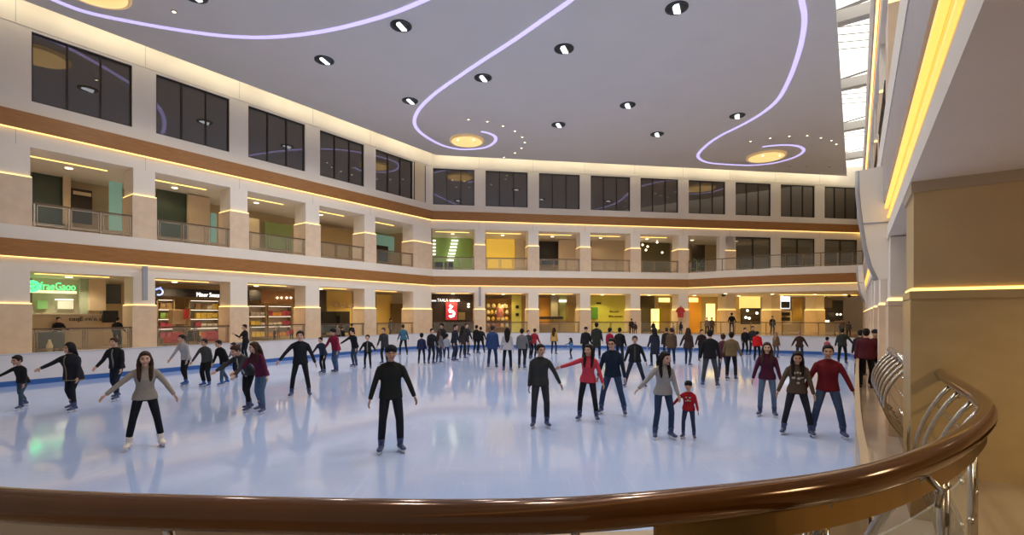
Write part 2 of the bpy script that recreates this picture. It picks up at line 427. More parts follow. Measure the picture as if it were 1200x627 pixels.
sky_e = mat('skylight_panel', (.9, .9, .88), .4, emit=(1, .96, .88), e=1.5)
sk = empty('skylight', (*(p2-UR*16), 15.3), 0, 'bright white strip skylight between ceiling edge and right gallery', 'skylight')
k = 0
for k in range(7):
    a = p2-UR*(7.4*k-3.6); b = a-UR*7.0
    m = MB().hexa([(*(a+NRt*-.2), 15.25), (*(b+NRt*-.2), 15.25), (*(b+NRt*1.8), 15.5), (*(a+NRt*1.8), 15.5), (*(a+NRt*-.2), 15.3), (*(b+NRt*-.2), 15.3), (*(b+NRt*1.8), 15.55), (*(a+NRt*1.8), 15.55)])
    pn = m.build('diffuser_panel', sky_e, sk)
    g = MB(); q = b-UR*.2
    g.hexa([(*(q+UR*.22-NRt*.1), 14.7), (*(q-UR*.22-NRt*.1), 14.7), (*(q-UR*.22+NRt*1.4), 14.7), (*(q+UR*.22+NRt*1.4), 14.7), (*(q+UR*.22-NRt*.1), 15.2), (*(q-UR*.22-NRt*.1), 15.2), (*(q-UR*.22+NRt*1.4), 15.2), (*(q+UR*.22+NRt*1.4), 15.2)])
    g.build('beam', mat('skylight_beam', (.55, .53, .50), .6), sk)
    for j in range(4):
        c = b+UR*(.9+.75*j)
        MB().tube([(*(c-NRt*.05), 15.15), (*(c+UR*.7+NRt*1.25), 15.2)], .025, 6).build('louvre_rod', grey, sk)

# ceiling lamps
silver = mat('lamp_reflector', (.9, .9, .92), .15, .6, emit=(.9, .95, 1), e=1.6)
ring_m = mat('lamp_ring', (.035, .045, .055), .35)
def downlight_mesh():
    r = MB().lathe([(.44, 0), (.44, -.03), (.36, -.035), (.33, .0)], n=28).mesh('ring')
    b = MB().lathe([(.33, -.012), (.30, -.002), (.02, .0)], n=24).mesh('bowl')
    l = MB(); l.box(-.25, .25, -.13, .13, -.07, -.015); l = l.mesh('lamp')
    return r, b, l
rm, bmh, lm = downlight_mesh()
rm.materials.append(ring_m); bmh.materials.append(mat('lamp_bowl', (.16, .18, .20), .3)); lm.materials.append(silver)
def spot(loc, w, col, angle=150, r=.3, blend=.6, name='lamp_light', parent=None, tgt=None):
    L = D.lights.new(name, 'SPOT'); L.energy = w; L.color = col; L.spot_size = math.radians(angle); L.spot_blend = blend; L.shadow_soft_size = r
    o = D.objects.new(name, L); C.objects.link(o); o.location = loc
    if tgt is not None: o.rotation_euler = (Vector(tgt)-Vector(loc)).to_track_quat('-Z', 'Y').to_euler()
    if parent: o.parent = parent
    return o
def downlight(p, label, rot=.7):
    e = empty('downlight', (p.x, p.y, HC-.001), rot, label, 'ceiling lamp', 'round downlights in the ceiling')
    for nm, me in (('ring', rm), ('bowl', bmh), ('lamp', lm)):
        o = D.objects.new(nm, me); C.objects.link(o); o.parent = e
        if nm == 'lamp': o.rotation_euler = (.25, .2, .4)
    spot((0, 0, -.16), DOWNLIGHT_W, DOWNLIGHT_COL, 142, .44, .4, 'downlight_bulb', e)
dl = [(793, 9, 'largest downlight at the top edge of the photo, between two violet light lines'), (470, 30, 'downlight just below the end of the left violet line'),
      (380, 70.5, 'downlight nearest the left windows of the hall'), (661, 57, 'downlight right of the middle violet line, upper one'),
      (566, 91, 'downlight just left of the middle violet line'), (480.5, 118, 'small downlight left of the bend of the middle violet line'),
      (735.5, 123, 'downlight in the open ceiling near the centre, alone between both bends'), (654.5, 146, 'small downlight beside the arc of tiny spots near the middle medallion'),
      (770, 157, 'farthest small downlight before the rear windows'), (864, 135.5, 'downlight inside the bend of the right violet line'), (228, -5, 'dark downlight cut by the top picture edge')]
for x, y, lb in dl: downlight(atheight(x, y, HC), lb)
for x, y in ((-3, 7), (1.5, 6.5), (0, 12.5), (5, 8.6)): downlight(Vector((x, y, 0)), 'round downlight above the viewer, out of the picture')

gold = mat('gold_bowl', (.85, .60, .25), .35, .2, emit=(1, .62, .24), e=.95)
gold2 = mat('gold_rim', (.85, .62, .30), .3, .3, emit=(1, .68, .32), e=.25)
bulb = mat('warm_bulb', (1, .9, .7), .4, emit=(1, .85, .55), e=4)
def medallion(px, py, r, label):
    p = atheight(px, py, HC)
    e = empty('ceiling_medallion', (p.x, p.y, HC-.2), 0, label, 'ceiling lamp', 'gold medallion lamps')
    MB().lathe([(r*.25, -.06), (r*.6, -.04), (r*.9, .06), (r*.94, .17)], (p.x, p.y, HC-.2), 40).build('bowl', gold, e)
    MB().lathe([(r*.92, .06), (r, .08), (r*1.0, .2), (r*.9, .2)], (p.x, p.y, HC-.2), 40).build('rim', gold2, e)
    for a in (4.0, 5.4):
        MB().ball((p.x+r*.72*math.cos(a), p.y+r*.72*math.sin(a), HC-.24), .05, .05, .04).build('bulb', bulb, e)
medallion(547, 164, 1.15, 'gold ceiling medallion near the middle, ringed by the middle violet line')
medallion(898, 182.5, 1.35, 'gold ceiling medallion at right, ringed by the right violet line')
medallion(108, -15, 1.15, 'gold ceiling medallion cut by the top left picture edge')
def ledline(pxs, label, w=.20):
    pts = [atheight(x, y, HC) for x, y in pxs]
    pts = arc([Vector((p.x, p.y)) for p in pts], 5)
    ribbon(MB(), pts, -w/2, w/2, HC-.03, HC+.01).build('light_line', purple, None, label, 'light line', 'violet light lines in the ceiling')
z7 = [(860, -45), (820, 0), (700, 85), (600, 155), (500, 220), (400, 287), (300, 358), (240, 415), (217, 460), (225, 495), (260, 527), (320, 560), (380, 575), (430, 577), (490, 570), (525, 550), (530, 530), (510, 517), (475, 508)]
ledline([(x/3.3+420, y/3.3) for x, y in z7], 'violet light line in the middle, sweeping down to the middle medallion')
z8 = [(705, -60), (715, 0), (725, 60), (718, 130), (700, 200), (670, 280), (630, 350), (570, 400), (500, 440), (430, 475), (380, 510), (352, 545), (380, 567), (450, 575), (540, 578), (620, 570), (690, 550), (722, 528), (705, 512), (650, 507), (578, 513)]
ledline([(x/2.987+700, y/2.987) for x, y in z8], 'violet light line at right, curling around the right medallion')
ledline([(30, -16), (64, 0), (102, 14), (153, 25), (204, 34), (255, 41), (300, 43.5), (340, 41.5), (380, 36), (420, 27), (460, 15), (497, 0), (535, -18)], 'long bowed violet light line at the upper left')
spot_m = mat('spot_trim', (.75, .70, .6), .3, .5)
sme = MB().lathe([(.11, 0), (.11, -.03), (.07, -.04), (.06, -.02)], n=14).mesh('trim'); sme.materials.append(spot_m)
sbe = MB().lathe([(.075, -.03), (.05, -.05), (.01, -.055)], n=12).mesh('bulb'); sbe.materials.append(bulb)
dme = MB().lathe([(.09, 0), (.08, -.02), (.02, -.03)], n=12).mesh('vent'); dme.materials.append(grey)
def small_spot(px, py, label, grp):
    p = atheight(px, py, HC)
    e = empty('ceiling_spot', (p.x, p.y, HC-.001), 0, label, 'ceiling spot', grp)
    for nm, me in (('trim', sme), ('bulb', sbe)):
        o = D.objects.new(nm, me); C.objects.link(o); o.parent = e
for x, y in ((549, 139.5), (571, 141.8), (589.5, 147), (603.5, 153), (612, 160), (615, 166.5), (611, 173), (603.5, 178.7), (590.5, 184)):
    small_spot(x, y, 'tiny warm spot in the arc beside the middle medallion', 'tiny spots by the middle medallion')
for x, y in ((879.5, 165), (902.5, 161.5), (925, 159), (946, 158.5), (962, 161), (974.5, 164), (980, 168.5)):
    small_spot(x, y, 'tiny warm spot in the arc behind the right medallion', 'tiny spots by the right medallion')
small_spot(204, 13, 'single tiny warm spot below the long violet line at upper left', None)
for x, y in ((926, 195), (945, 195), (972, 195.5)):
    p = atheight(x, y, HC); o = D.objects.new('ceiling_vent', dme); C.objects.link(o); o.location = (p.x, p.y, HC-.001)
    tag(o, 'tiny grey ceiling vent between the right medallion and the rear windows', 'vent', 'tiny grey ceiling vents')

# ------------------------------------------------------------------ right side gallery
SCAM = RC.dot(UR)
NS = 3.68         # soffit over the viewer
SEND = SCAM+3
w = MB()
FR.box(w, 0, SEND, -6, 0, NS, 3.9); FR.box(w, 0, SEND, -6, -.04, 3.9, 4.3); FR.box(w, 0, SEND, -6, .02, 4.3, 4.34)
FR.box(w, 0, SEND, -6, .06, LT, F2)
FR.box(w, 0, SEND, -6, 0, OT2, UG); FR.box(w, 0, SEND, -6, -.03, UG, UT); FR.box(w, 0, SEND, -6, .08, UT, SILL)
FR.box(w, 0, SEND, -.5, 0, SILL, 14.6)
struct('wall_right', w, white)
nled = mat('golden_led', (1, .7, .2), .5, emit=(1, .58, .12), e=.9)
m = MB(); FR.box(m, 0, SEND, -.5, .05, 4.34, LT); trim(m, mat('fascia_greywood', (.50, .44, .42), .35, noise=.15, nscale=3, nvec=(3, 3, .3)))
m = MB(); FR.box(m, 0, SEND, -.5, .05, UG, UT); trim(m, wood)
m = MB(); FR.box(m, 0, SEND, -6.2, -6, -.3, TOP); struct('wall_right_back', m, beige)
strip(FR, 0, SEND, .005, 4.30, 'golden light line along the fascia above the right corner column', nled, .05, .06)
strip(FR, 0, SEND, -.02, 4.10, 'fainter golden light line under the upper one on the right fascia', nled, .03, .04)
strip(FR, 0, SEND, .05, UG, 'warm light line high on the right gallery beside the skylight', led, .05, .06)
cols = [46.47-4.2*k for k in range(11)]
for k, s in enumerate(cols):
    e = empty('pillar', FR.p(s-.45, -.43, .2), kind='structure')
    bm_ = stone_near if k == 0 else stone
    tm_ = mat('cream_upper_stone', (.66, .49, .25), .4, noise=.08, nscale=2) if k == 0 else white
    z0 = .2
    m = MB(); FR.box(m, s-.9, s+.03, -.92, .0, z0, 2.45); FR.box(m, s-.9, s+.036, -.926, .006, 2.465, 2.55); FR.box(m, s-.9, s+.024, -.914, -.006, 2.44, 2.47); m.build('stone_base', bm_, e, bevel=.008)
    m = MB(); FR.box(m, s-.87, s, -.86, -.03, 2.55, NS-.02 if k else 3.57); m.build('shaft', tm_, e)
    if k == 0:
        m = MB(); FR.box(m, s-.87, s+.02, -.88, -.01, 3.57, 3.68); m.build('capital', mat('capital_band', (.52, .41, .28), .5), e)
    m = MB(); FR.box(m, s-.87, s+.015, -.87, -.018, 2.55, 2.58 if k == 0 else 2.60); m.build('light_strip', yled if k == 0 else led, e, label='golden light line on the stone ledge')
    if k > 0:
        e2 = empty('pillar', FR.p(s-.45, -.43, F2), kind='structure')
        m = MB(); FR.box(m, s-.9, s, -.9, 0, F2, GL2); m.build('stone_base', stone, e2)
        m = MB(); FR.box(m, s-.87, s-.03, -.87, -.03, GL2, OT2); m.build('shaft', white, e2)
        m = MB(); FR.box(m, s-.88, s-.01, -.88, -.01, GL2, GL2+.06); m.build('light_strip', led, e2)
for k in range(1, 6):
    railing(FR, cols[k]-.95, cols[k+1]+.05 if False else cols[k]-4.15, F2, 'dark upper railing high on the right gallery, seen almost edge on', 'upper right railings', off=-.02, top_m=darkmetal, post_m=darkmetal, posts=5)
def on_plane(px, py, t):       # sight line meets the plane UR.P = t
    k = Vector(((px-600)/F, 1.0)); d = t/UR.dot(k)
    return Vector((k.x*d, d, EYE+(YH-py)/F*d))
def fin(Lp, Rp, t, label, th=.12):
    m = MB(); a = [on_plane(x, y, t) for x, y in Lp]; b = [on_plane(x, y, t) for x, y in Rp]; n = len(a)
    off = Vector((UR.x, UR.y, 0))*th
    vs = a+b+[q+off for q in a]+[q+off for q in b]
    fs = []
    for i in range(n-1):
        fs += [(i, i+1, n+i+1, n+i), (2*n+i, 3*n+i, 3*n+i+1, 2*n+i+1), (i, 2*n+i, 2*n+i+1, i+1), (n+i, n+i+1, 3*n+i+1, 3*n+i)]
    fs += [(0, n, 3*n, 2*n), (n-1, 3*n-1, 4*n-1, 2*n-1)]
    e = empty('curved_panel', (a[-1].x, a[-1].y, a[-1].z), 0, label, 'panel')
    m.add(vs, fs).build('panel_face', white, e)
    m = MB(); o2 = Vector((NRt.x, NRt.y, 0))
    m.tube([q-o2*.03+off*.5 for q in a], [(.04, th*.6)]*n, 8); m.build('steel_edge', grey, e)
    q0 = (a[n//2]+b[n//2])/2
    m = MB(); m.tube([a[n//2]-off*.1, b[n//2]-off*.1], .012, 6); m.build('joint_line', grey, e)
fl_ = [(1007, 200), (1007.5, 225), (1009.5, 245), (1011.5, 262), (1016, 290), (1022, 312), (1030, 328)]
fr_ = [(1036, 194), (1038, 215), (1041, 240), (1043.5, 260), (1046.5, 285), (1049, 305), (1052, 325)]
fin(fl_, fr_, 11.2, 'tall curved pale panel hanging out from the right gallery fascia')
fin([(1005, 311), (1005.3, 320), (1006.5, 331), (1009, 343), (1014, 354)], [(1011, 310), (1012, 320), (1013, 331), (1015, 343), (1018, 353)], 30.0, 'small far curved pale panel on the right gallery fascia', .15)

# raised floor the viewer stands on, with its handrail
RAIL = [(-3.4, 2.05), (-2.5, 1.74), (-1.6, 1.53), (-.76, 1.45), (0, 1.433), (.53, 1.52), (1.2, 1.725), (1.84, 2.10), (2.42, 2.55), (2.83, 2.92), (3.12, 3.24), (3.44, 3.66), (4.10, 4.62), (4.72, 5.50)]
rail = arc(RAIL, 6)
edge = offset(rail, -.06)
NFZ = .7
fp = [(p.x, p.y) for p in edge]+[FR.xy(46.38, -6), FR.xy(SEND, -6), (6, -3), (-4, -3)]
m = MB().prism(fp, .2, NFZ); FR.box(m, 30, 46.4, -6, -.96, .2, NFZ)
struct('floor_upper', m, mat('brown_tile', (.40, .29, .17), .15, noise=.15, nscale=1.6))
rail_m = mat('varnished_rail_wood', (.17, .062, .010), .14, .35, noise=.35, nscale=2.5, nvec=(.5, .5, .5), col2=(.10, .038, .008), coat=.45, bump=.03)
plate_m = mat('bronze_plate', (.40, .26, .10), .28, .85)
hr = empty('handrail_balustrade', (0, 1.43, NFZ), 0, 'thick varnished brown handrail on steel posts curving across the foreground', 'railing')
RZ = 1.71
MB().tube([(p.x, p.y, RZ) for p in rail], .051, 24).build('handrail', rail_m, hr)
def along(pts, x):     # index of the first point past x
    return min(range(len(pts)), key=lambda i: abs(pts[i].x-x))
seg = [p for p in rail if .42 < p.x < 2.75]
ribbon(MB(), seg, -.008, .008, RZ-.135, RZ-.045).build('bronze_plate', plate_m, hr, label='flat bronze plate under the handrail')
for x in (-2.4, -1.1, .2, 1.12, 2.05, 2.62, 3.05):
    i = along(rail, x); p = rail[i]; t = unit(rail[min(i+1, len(rail)-1)]-rail[i-1]); n = Vector((t.y, -t.x))
    m = MB()
    for d in (-.042, .042):
        q = p+t*d-n*.05
        m.tube([(*q, NFZ), (*q, RZ-.13)], .016, 12)
        m.lathe([(.03, 0), (.03, .012), (.018, .02)], (q.x, q.y, NFZ), 12)
    m.tube([(*(p-n*.05-t*.07), RZ-.22), (*(p-n*.05+t*.07), RZ-.22)], .017, 10)
    m.tube([(*(p-n*.05-t*.07), NFZ+.45), (*(p-n*.05+t*.07), NFZ+.45)], .017, 10)
    m.tube([(*(p-n*.05), RZ-.2), (*p, RZ-.05)], .014, 8)
    po_ = m.build('post', metal, hr)
    c = MB()
    for zz in (NFZ+.22, NFZ+.62): c.hexa([(*(p-n*.035-t*.03), zz), (*(p-n*.035+t*.03), zz), (*(p-n*.065+t*.03), zz), (*(p-n*.065-t*.03), zz), (*(p-n*.035-t*.03), zz+.05), (*(p-n*.035+t*.03), zz+.05), (*(p-n*.065+t*.03), zz+.05), (*(p-n*.065-t*.03), zz+.05)])
    c.build('glass_clamp', black, po_, label='black glass clamps')
xs = [-2.4, -1.1, .2, 1.12, 2.05, 2.62, 3.05]
for a, b in zip(xs, xs[1:]):
    i0, i1 = along(rail, a)+1, along(rail, b)-1
    if i1-i0 < 1: continue
    sg = [Vector(p) for p in rail[i0:i1+1]]
    ribbon(MB(), offset(sg, -.05), -.005, .005, NFZ+.05, RZ-.26).build('glass_panel', mat('rail_glass', (.70, .78, .74), .02, alpha=.22, spec=.6), hr)
def bow(p, n, z0, z1, bulge=.27, r=.020):
    pts = []
    for k in range(13):
        u = k/12; z = z1+(z0-z1)*u
        q = p+n*(-.02+bulge*math.sin(math.pi*min(1, u*1.02))**.85)
        pts.append((q.x, q.y, z))
    return MB().tube(pts, r, 10)
def bowset(pts, parent, z0, z1, label=None):
    for p, t in pts:
        n = Vector((-t.y, t.x))
        bow(p, n, z0, z1-.03).build('bow_baluster', metal, parent)
        m = MB(); m.tube([(*(p+n*.0), z1-.03), (*(p+n*-.07), z1-.09), (*(p-n*.06), z1-.16)], .013, 8); m.build('bracket', metal, parent)
bp_ = []
for x in (1.62, 3.20, 3.46, 3.72, 4.0, 4.3):
    i = along(rail, x); t = unit(rail[min(i+1, len(rail)-1)]-rail[i-1]); bp_.append((rail[i], t))
bowset(bp_, hr, .25, RZ)
for zz in (.85, 1.15, 1.42):
    sg = [p for p in rail if p.x > 3.15]
    MB().tube([(p.x, p.y, zz) for p in offset(sg, -.10 if zz < 1.4 else -.05)], .012, 8).build('side_bar', metal, hr)
# second balustrade beyond the corner column
ra, rb_ = Vector(FR.xy(45.3, -.08)), Vector(FR.xy(42.5, -.02)); t = unit(rb_-ra)
m = MB(); FR.box(m, 42.35, 45.55, -6, -.14, .2, NFZ); struct('floor_landing', m, mat('brown_tile', (.40, .29, .17)))
hr2 = empty('handrail_balustrade', (*ra, NFZ), 0, 'farther steel balustrade with bowed bars beside the right walkway', 'railing')
MB().tube([(*ra, RZ), (*rb_, RZ)], .05, 16).build('handrail', metal, hr2)
bowset([(ra+(rb_-ra)*k/6, t) for k in range(7)], hr2, NFZ+.01, RZ)
for zz in (.95, 1.2, 1.45): MB().tube([(*ra, zz), (*rb_, zz)], .013, 8).build('side_bar', metal, hr2)

# ------------------------------------------------------------------ balcony at the rear right
bs = FB.at(806)
bp0 = Vector(FB.xy(bs, .10)); bp1 = Vector((24.3, 33.9))
mid = (bp0+bp1)/2+Vector((-.25, -.7))
edge_b = arc([bp0, mid, bp1], 6)
poly = [(p.x, p.y) for p in edge_b]+[(p1_.x, p1_.y) for p1_ in (RC+UR*.2,)]
w = MB(); w.prism(poly, LT, F2); w.prism([(p.x, p.y) for p in offset(edge_b, -.14)]+[tuple(RC+UR*.2)], OT1, LT)
struct('floor_balcony', w, white)
m = MB(); ribbon(m, offset(edge_b, -.02), -.06, .10, LG, LT); trim(m, wood)
ribbon(MB(), offset(edge_b, .0), -.0, .05, LG-.045, LG).build('light_strip', led, None, 'warm light line under the wooden edge of the rear balcony', 'light strip')
be = empty('glass_railing', (*mid, F2), 0, 'long glass railing on the curved balcony at the rear right', 'railing')
ei = offset(edge_b, -.05)
ribbon(MB(), ei, -.035, .035, F2+.93, F2+.99).build('handrail', darkmetal, be)
ribbon(MB(), ei, -.015, .015, F2+.08, F2+.12).build('lower_rail', metal, be)
for i in range(0, len(ei)):
    p = ei[i]; MB().box(p.x-.03, p.x+.03, p.y-.03, p.y+.03, F2, F2+.94).build('post', metal, be)
    if i+1 < len(ei): ribbon(MB(), [ei[i]*.93+ei[i+1]*.07, ei[i]*.07+ei[i+1]*.93], -.006, .006, F2+.16, F2+.86).build('glass_panel', glass, be)
# ground level railing under the balcony, on the line of the inner gallery edge
g0 = Vector(FB.xy(FB.at(812), 1.2)); g1 = Vector((23.6, 34.6)); gm = (g0+g1)/2+Vector((-.3, -.2))
ge = arc([g0, gm, g1], 5)
struct('floor_rear_gallery', MB().prism([(p.x, p.y) for p in offset(ge, .05)]+[tuple(RC+UR*.2), FB.xy(FB.at(812), -.5)], -.3, F1), floor_m)
be = empty('glass_railing', (*gm, F1), 0, 'long ground floor glass railing in front of the yellow lit shops', 'railing')
ribbon(MB(), ge, -.035, .035, F1+.92, F1+.98).build('handrail', darkmetal, be)
ribbon(MB(), ge, -.015, .015, F1+.08, F1+.12).build('lower_rail', metal, be)
for i in range(0, len(ge)):
    p = ge[i]; MB().box(p.x-.03, p.x+.03, p.y-.03, p.y+.03, F1, F1+.93).build('post', metal, be)
    if i+1 < len(ge): ribbon(MB(), [ge[i]*.93+ge[i+1]*.07, ge[i]*.07+ge[i+1]*.93], -.006, .006, F1+.16, F1+.86).build('glass_panel', glass, be)
# upper right glazed doors behind that balcony
dn = [0]
def glass_door(a, b, z0, z1, fr=FB, off=-.12, split=2):
    dn[0] += 1; lo, hi = min(a, b), max(a, b)
    e = empty('door_%d' % dn[0], fr.p((lo+hi)/2, off, z0), kind='structure')
    m = MB()
    for k in range(split+1):
        x = lo+(hi-lo)*k/split; fr.box(m, x-.06, x+.06, off-.05, off+.05, z0, z1)
    fr.box(m, lo, hi, off-.05, off+.05, z1-.12, z1); fr.box(m, lo, hi, off-.05, off+.05, z0, z0+.1)
    m.build('door_frame', frame_m, e)
    for k in range(split):
        fr.box(MB(), lo+(hi-lo)*k/split+.05, lo+(hi-lo)*(k+1)/split-.05, off-.015, off+.015, z0+.08, z1-.1).build('pane', mat('smoked_glass', (.16, .15, .11), .04, alpha=.55, spec=.8), e)
w = MB()
for i in (6, 7, 8):
    glass_door(SB[i][0], SB[i][1], F2, OT2)
for x0, x1 in ((SB[5][1]-.5, SB[6][0]), (SB[6][1], SB[7][0]), (SB[7][1], SB[8][0]), (SB[8][1], BEND)): FB.box(w, x0, x1, -.5, 0, F2, OT2)
struct('wall_rear_upper', w, white)
# ------------------------------------------------------------------ gallery lamps and shop interiors
lampm = MB().lathe([(.13, 0), (.13, -.03), (.10, -.035), (.02, -.03)], n=16).mesh('gallery_lamp'); lampm.materials.append(mat('lamp_warm', (1, .9, .7), .4, emit=(1, .80, .5), e=3))
def room_light(fr, a, b, z, w, col, label, grp):
    e = D.objects.new('recessed_lamp', lampm); C.objects.link(e); e.location = fr.p(a, b, z-.002); tag(e, label, 'ceiling lamp', grp)
    L = D.lights.new('lamp_light', 'SPOT'); L.spot_size = math.radians(146); L.spot_blend = .35; L.energy = w*1.15; L.color = col; L.shadow_soft_size = .3
    o = D.objects.new('lamp_light', L); C.objects.link(o); o.location = (0, 0, -.12); o.parent = e
Lcols = {2: [(1, .78, .45), (1, .78, .45), (.95, .85, .45), (1, .76, .42), (1, .8, .5)], 1: [(1, .82, .55), (1, .75, .42), (1, .72, .38), (1, .76, .30), (1, .72, .32)]}
Bcols = {2: [(.8, .95, .35), (1, .72, .16), (1, .78, .5), (1, .78, .5), (1, .85, .5), (1, .8, .5)], 1: [(1, .7, .4), (1, .72, .28), (1, .72, .25), (1, .80, .20), (1, .70, .18), (1, .66, .18), (1, .70, .2), (1, .72, .25), (1, .7, .2)]}
for i, (a, b) in enumerate(SL[1:]):
    c = (a+b)/2; k = max(0, i-1)
    if i:
        for lv, z, w in ((2, OT2, ROOM_W*.6), (1, OT1, ROOM_W*2.8)):
            room_light(FL, c, -2.4, z, w, Lcols[lv][i-1], 'warm recessed lamp over the %s floor gallery, %s bay along the left side' % ('upper' if lv == 2 else 'ground', ordn[i-1]), 'gallery lamps')
    else:
        room_light(FL, c, -2.4, OT2, ROOM_W*.42, Lcols[2][0], 'recessed lamp in the bay cut by the left edge, upper floor', 'gallery lamps')
        room_light(FL, c, -2.4, OT1, ROOM_W, Lcols[1][0], 'recessed lamp in the bay cut by the left edge, ground floor', 'gallery lamps')
    lo, hi = min(a, b), max(a, b)
    strip(FL, lo+.5, hi-.1, -1.5, OT2-.005, 'yellow light line in the upper gallery ceiling, %s' % (ordn[i-1]+' bay along the left side' if i else 'bay cut by the left picture edge'), yled, .07, .02, group='gallery light lines')
    strip(FL, lo+.5, hi-.3, -1.2, OT1-.005, 'yellow light line in the ground floor ceiling, %s' % (ordn[i-1]+' bay along the left side' if i else 'bay cut by the left picture edge'), yled, .07, .02, group='gallery light lines')
for i, (a, b) in enumerate(SB):
    c = (a+b)/2
    if i < 6: room_light(FB, c, -2.4, OT2, ROOM_W*.7, Bcols[2][i], 'warm recessed lamp over the upper rear gallery, %s bay from the corner' % ordn[i], 'gallery lamps')
    else: room_light(FB, c, -2.4, OT2, ROOM_W*.4, (1, .85, .55), 'lamp behind the smoked doors of the upper rear side, %s bay from the corner' % ordn[i], 'gallery lamps')
    room_light(FB, c, -2.0, OT1, ROOM_W*2.8, Bcols[1][i], 'warm recessed lamp over the ground floor rear shops, %s bay from the corner' % ordn[i], 'gallery lamps')
    lo, hi = min(a, b), max(a, b)
    if i < 5: strip(FB, lo+.2, hi-.3, -1.5, OT2-.005, 'yellow light line in the upper rear gallery ceiling, %s bay from the corner' % ordn[i], yled, .07, .02, group='gallery light lines')
    if i < 5: strip(FB, lo+.2, hi-.3, -1.0, OT1-.005, 'yellow light line in the ground floor rear ceiling, %s bay from the corner' % ordn[i], yled, .07, .02, group='gallery light lines')
for x in (850, 905, 955, 990): room_light(FB, FB.at(x, 1.6), 1.6, OT1, ROOM_W*1.5, (1, .72, .26), 'added warm lamp under the rear balcony', 'added lamps under the rear balcony')  # lamps added here to brighten the dark ground floor bays behind
strip(FB, FB.at(905), FB.at(994), .9, OT1-.005, 'long yellow light line under the rear balcony', yled, .12, .03)
for s in (50.4, 48.2, 44.6, 40.5, 36.4, 32, 28):  # the two nearest the viewer are added to warm the corner column
    room_light(FR, s, -2.6, NS if s > 30 else NS, ROOM_W*2.0, (1, .78, .48), 'warm lamp in the low soffit of the right gallery, nearest two added for the column', 'right gallery lamps')
for s in (40, 34, 28, 22):
    room_light(FR, s, -2.6, OT2, ROOM_W*.5, (.9, .85, .9), 'recessed lamp in the upper gallery on the right', 'upper right gallery lamps')

def prect(fr, x0, y0, x1, y1, b, th, name, m, label, cat, group=None, parent=None, bevel=0):
    a0, a1 = fr.at(x0, b), fr.at(x1, b)
    q = fr.xy((a0+a1)/2, b); d = q[1]
    z0, z1 = EYE+(YH-y1)/F*d, EYE+(YH-y0)/F*d
    mb = MB(); fr.box(mb, min(a0, a1), max(a0, a1), b-th, b, z0, z1)
    return mb.build(name, m, parent, label, cat, group, bevel=bevel)
def depth_at(fr, px, b): return fr.xy(fr.at(px, b), b)[1]
def zpx(fr, px, py, b): return EYE+(YH-py)/F*depth_at(fr, px, b)
def text(fr, x0, x1, y0, y1, b, s, m, label, cat='sign', name='sign_lettering', th=.03, parent=None):
    cu = D.curves.new(name, 'FONT'); cu.body = s; cu.extrude = th/2; cu.resolution_u = 3; cu.align_x = 'LEFT'
    o = D.objects.new(name, cu); C.objects.link(o)
    bpy.context.view_layer.update()
    me = D.meshes.new_from_object(o.evaluated_get(bpy.context.evaluated_depsgraph_get())); D.objects.remove(o)
    xs = [v.co.x for v in me.vertices]; ys = [v.co.y for v in me.vertices]
    a0, a1 = fr.at(x0, b), fr.at(x1, b)
    P0 = Vector(fr.xy(a0, b)); P1 = Vector(fr.xy(a1, b)); d = unit(P1-P0); n = Vector((d.y, -d.x))
    zm0, zm1 = zpx(fr, (x0+x1)/2, y1, b), zpx(fr, (x0+x1)/2, y0, b)
    L = (P1-P0).length
    loc = Vector((P0.x, P0.y, zm0))
    for v in me.vertices:
        u = (v.co.x-min(xs))/(max(xs)-min(xs))*L; w_ = (v.co.y-min(ys))/(max(ys)-min(ys))*(zm1-zm0)
        q = d*u+n*v.co.z
        v.co = (q.x, q.y, w_)
    me.materials.clear(); me.materials.append(m)
    o = D.objects.new(name, me); C.objects.link(o)
    if parent: o.parent = parent; o.location = loc-root_loc(parent); return tag(o, label)
    o.location = loc
    return tag(o, label, cat)

teal = mat('teal_glass', (.30, .52, .45), .2, emit=(.30, .60, .48), e=.18)
dgreen = mat('dark_green_glass', (.06, .085, .06), .3, spec=.5)
darkshop = mat('dark_shop_wall', (.05, .035, .025), .5)
palewall = mat('pale_shop_wall', (.66, .64, .50), .6)
redm = mat('red_cloth', (.55, .05, .05), .6)
signgreen = mat('green_neon', (.2, .9, .4), .4, emit=(.06, .80, .22), e=2.0)
signwhite = mat('white_letters', (1, 1, 1), .4, emit=(1, .97, .92), e=1.6)
whitelamp = mat('white_shelf_light', (1, 1, 1), .4, emit=(1, .92, .72), e=1.6)
yellowwall = mat('yellow_wall', (.80, .60, .18), .55)
limewall = mat('lime_wall', (.66, .66, .16), .5)
greenwall = mat('green_wall', (.34, .52, .18), .5)
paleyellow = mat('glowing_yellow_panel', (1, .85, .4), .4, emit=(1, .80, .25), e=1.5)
orangewall = mat('orange_wall', (.75, .40, .08), .5)
greyp = mat('grey_panel', (.34, .33, .29), .5)

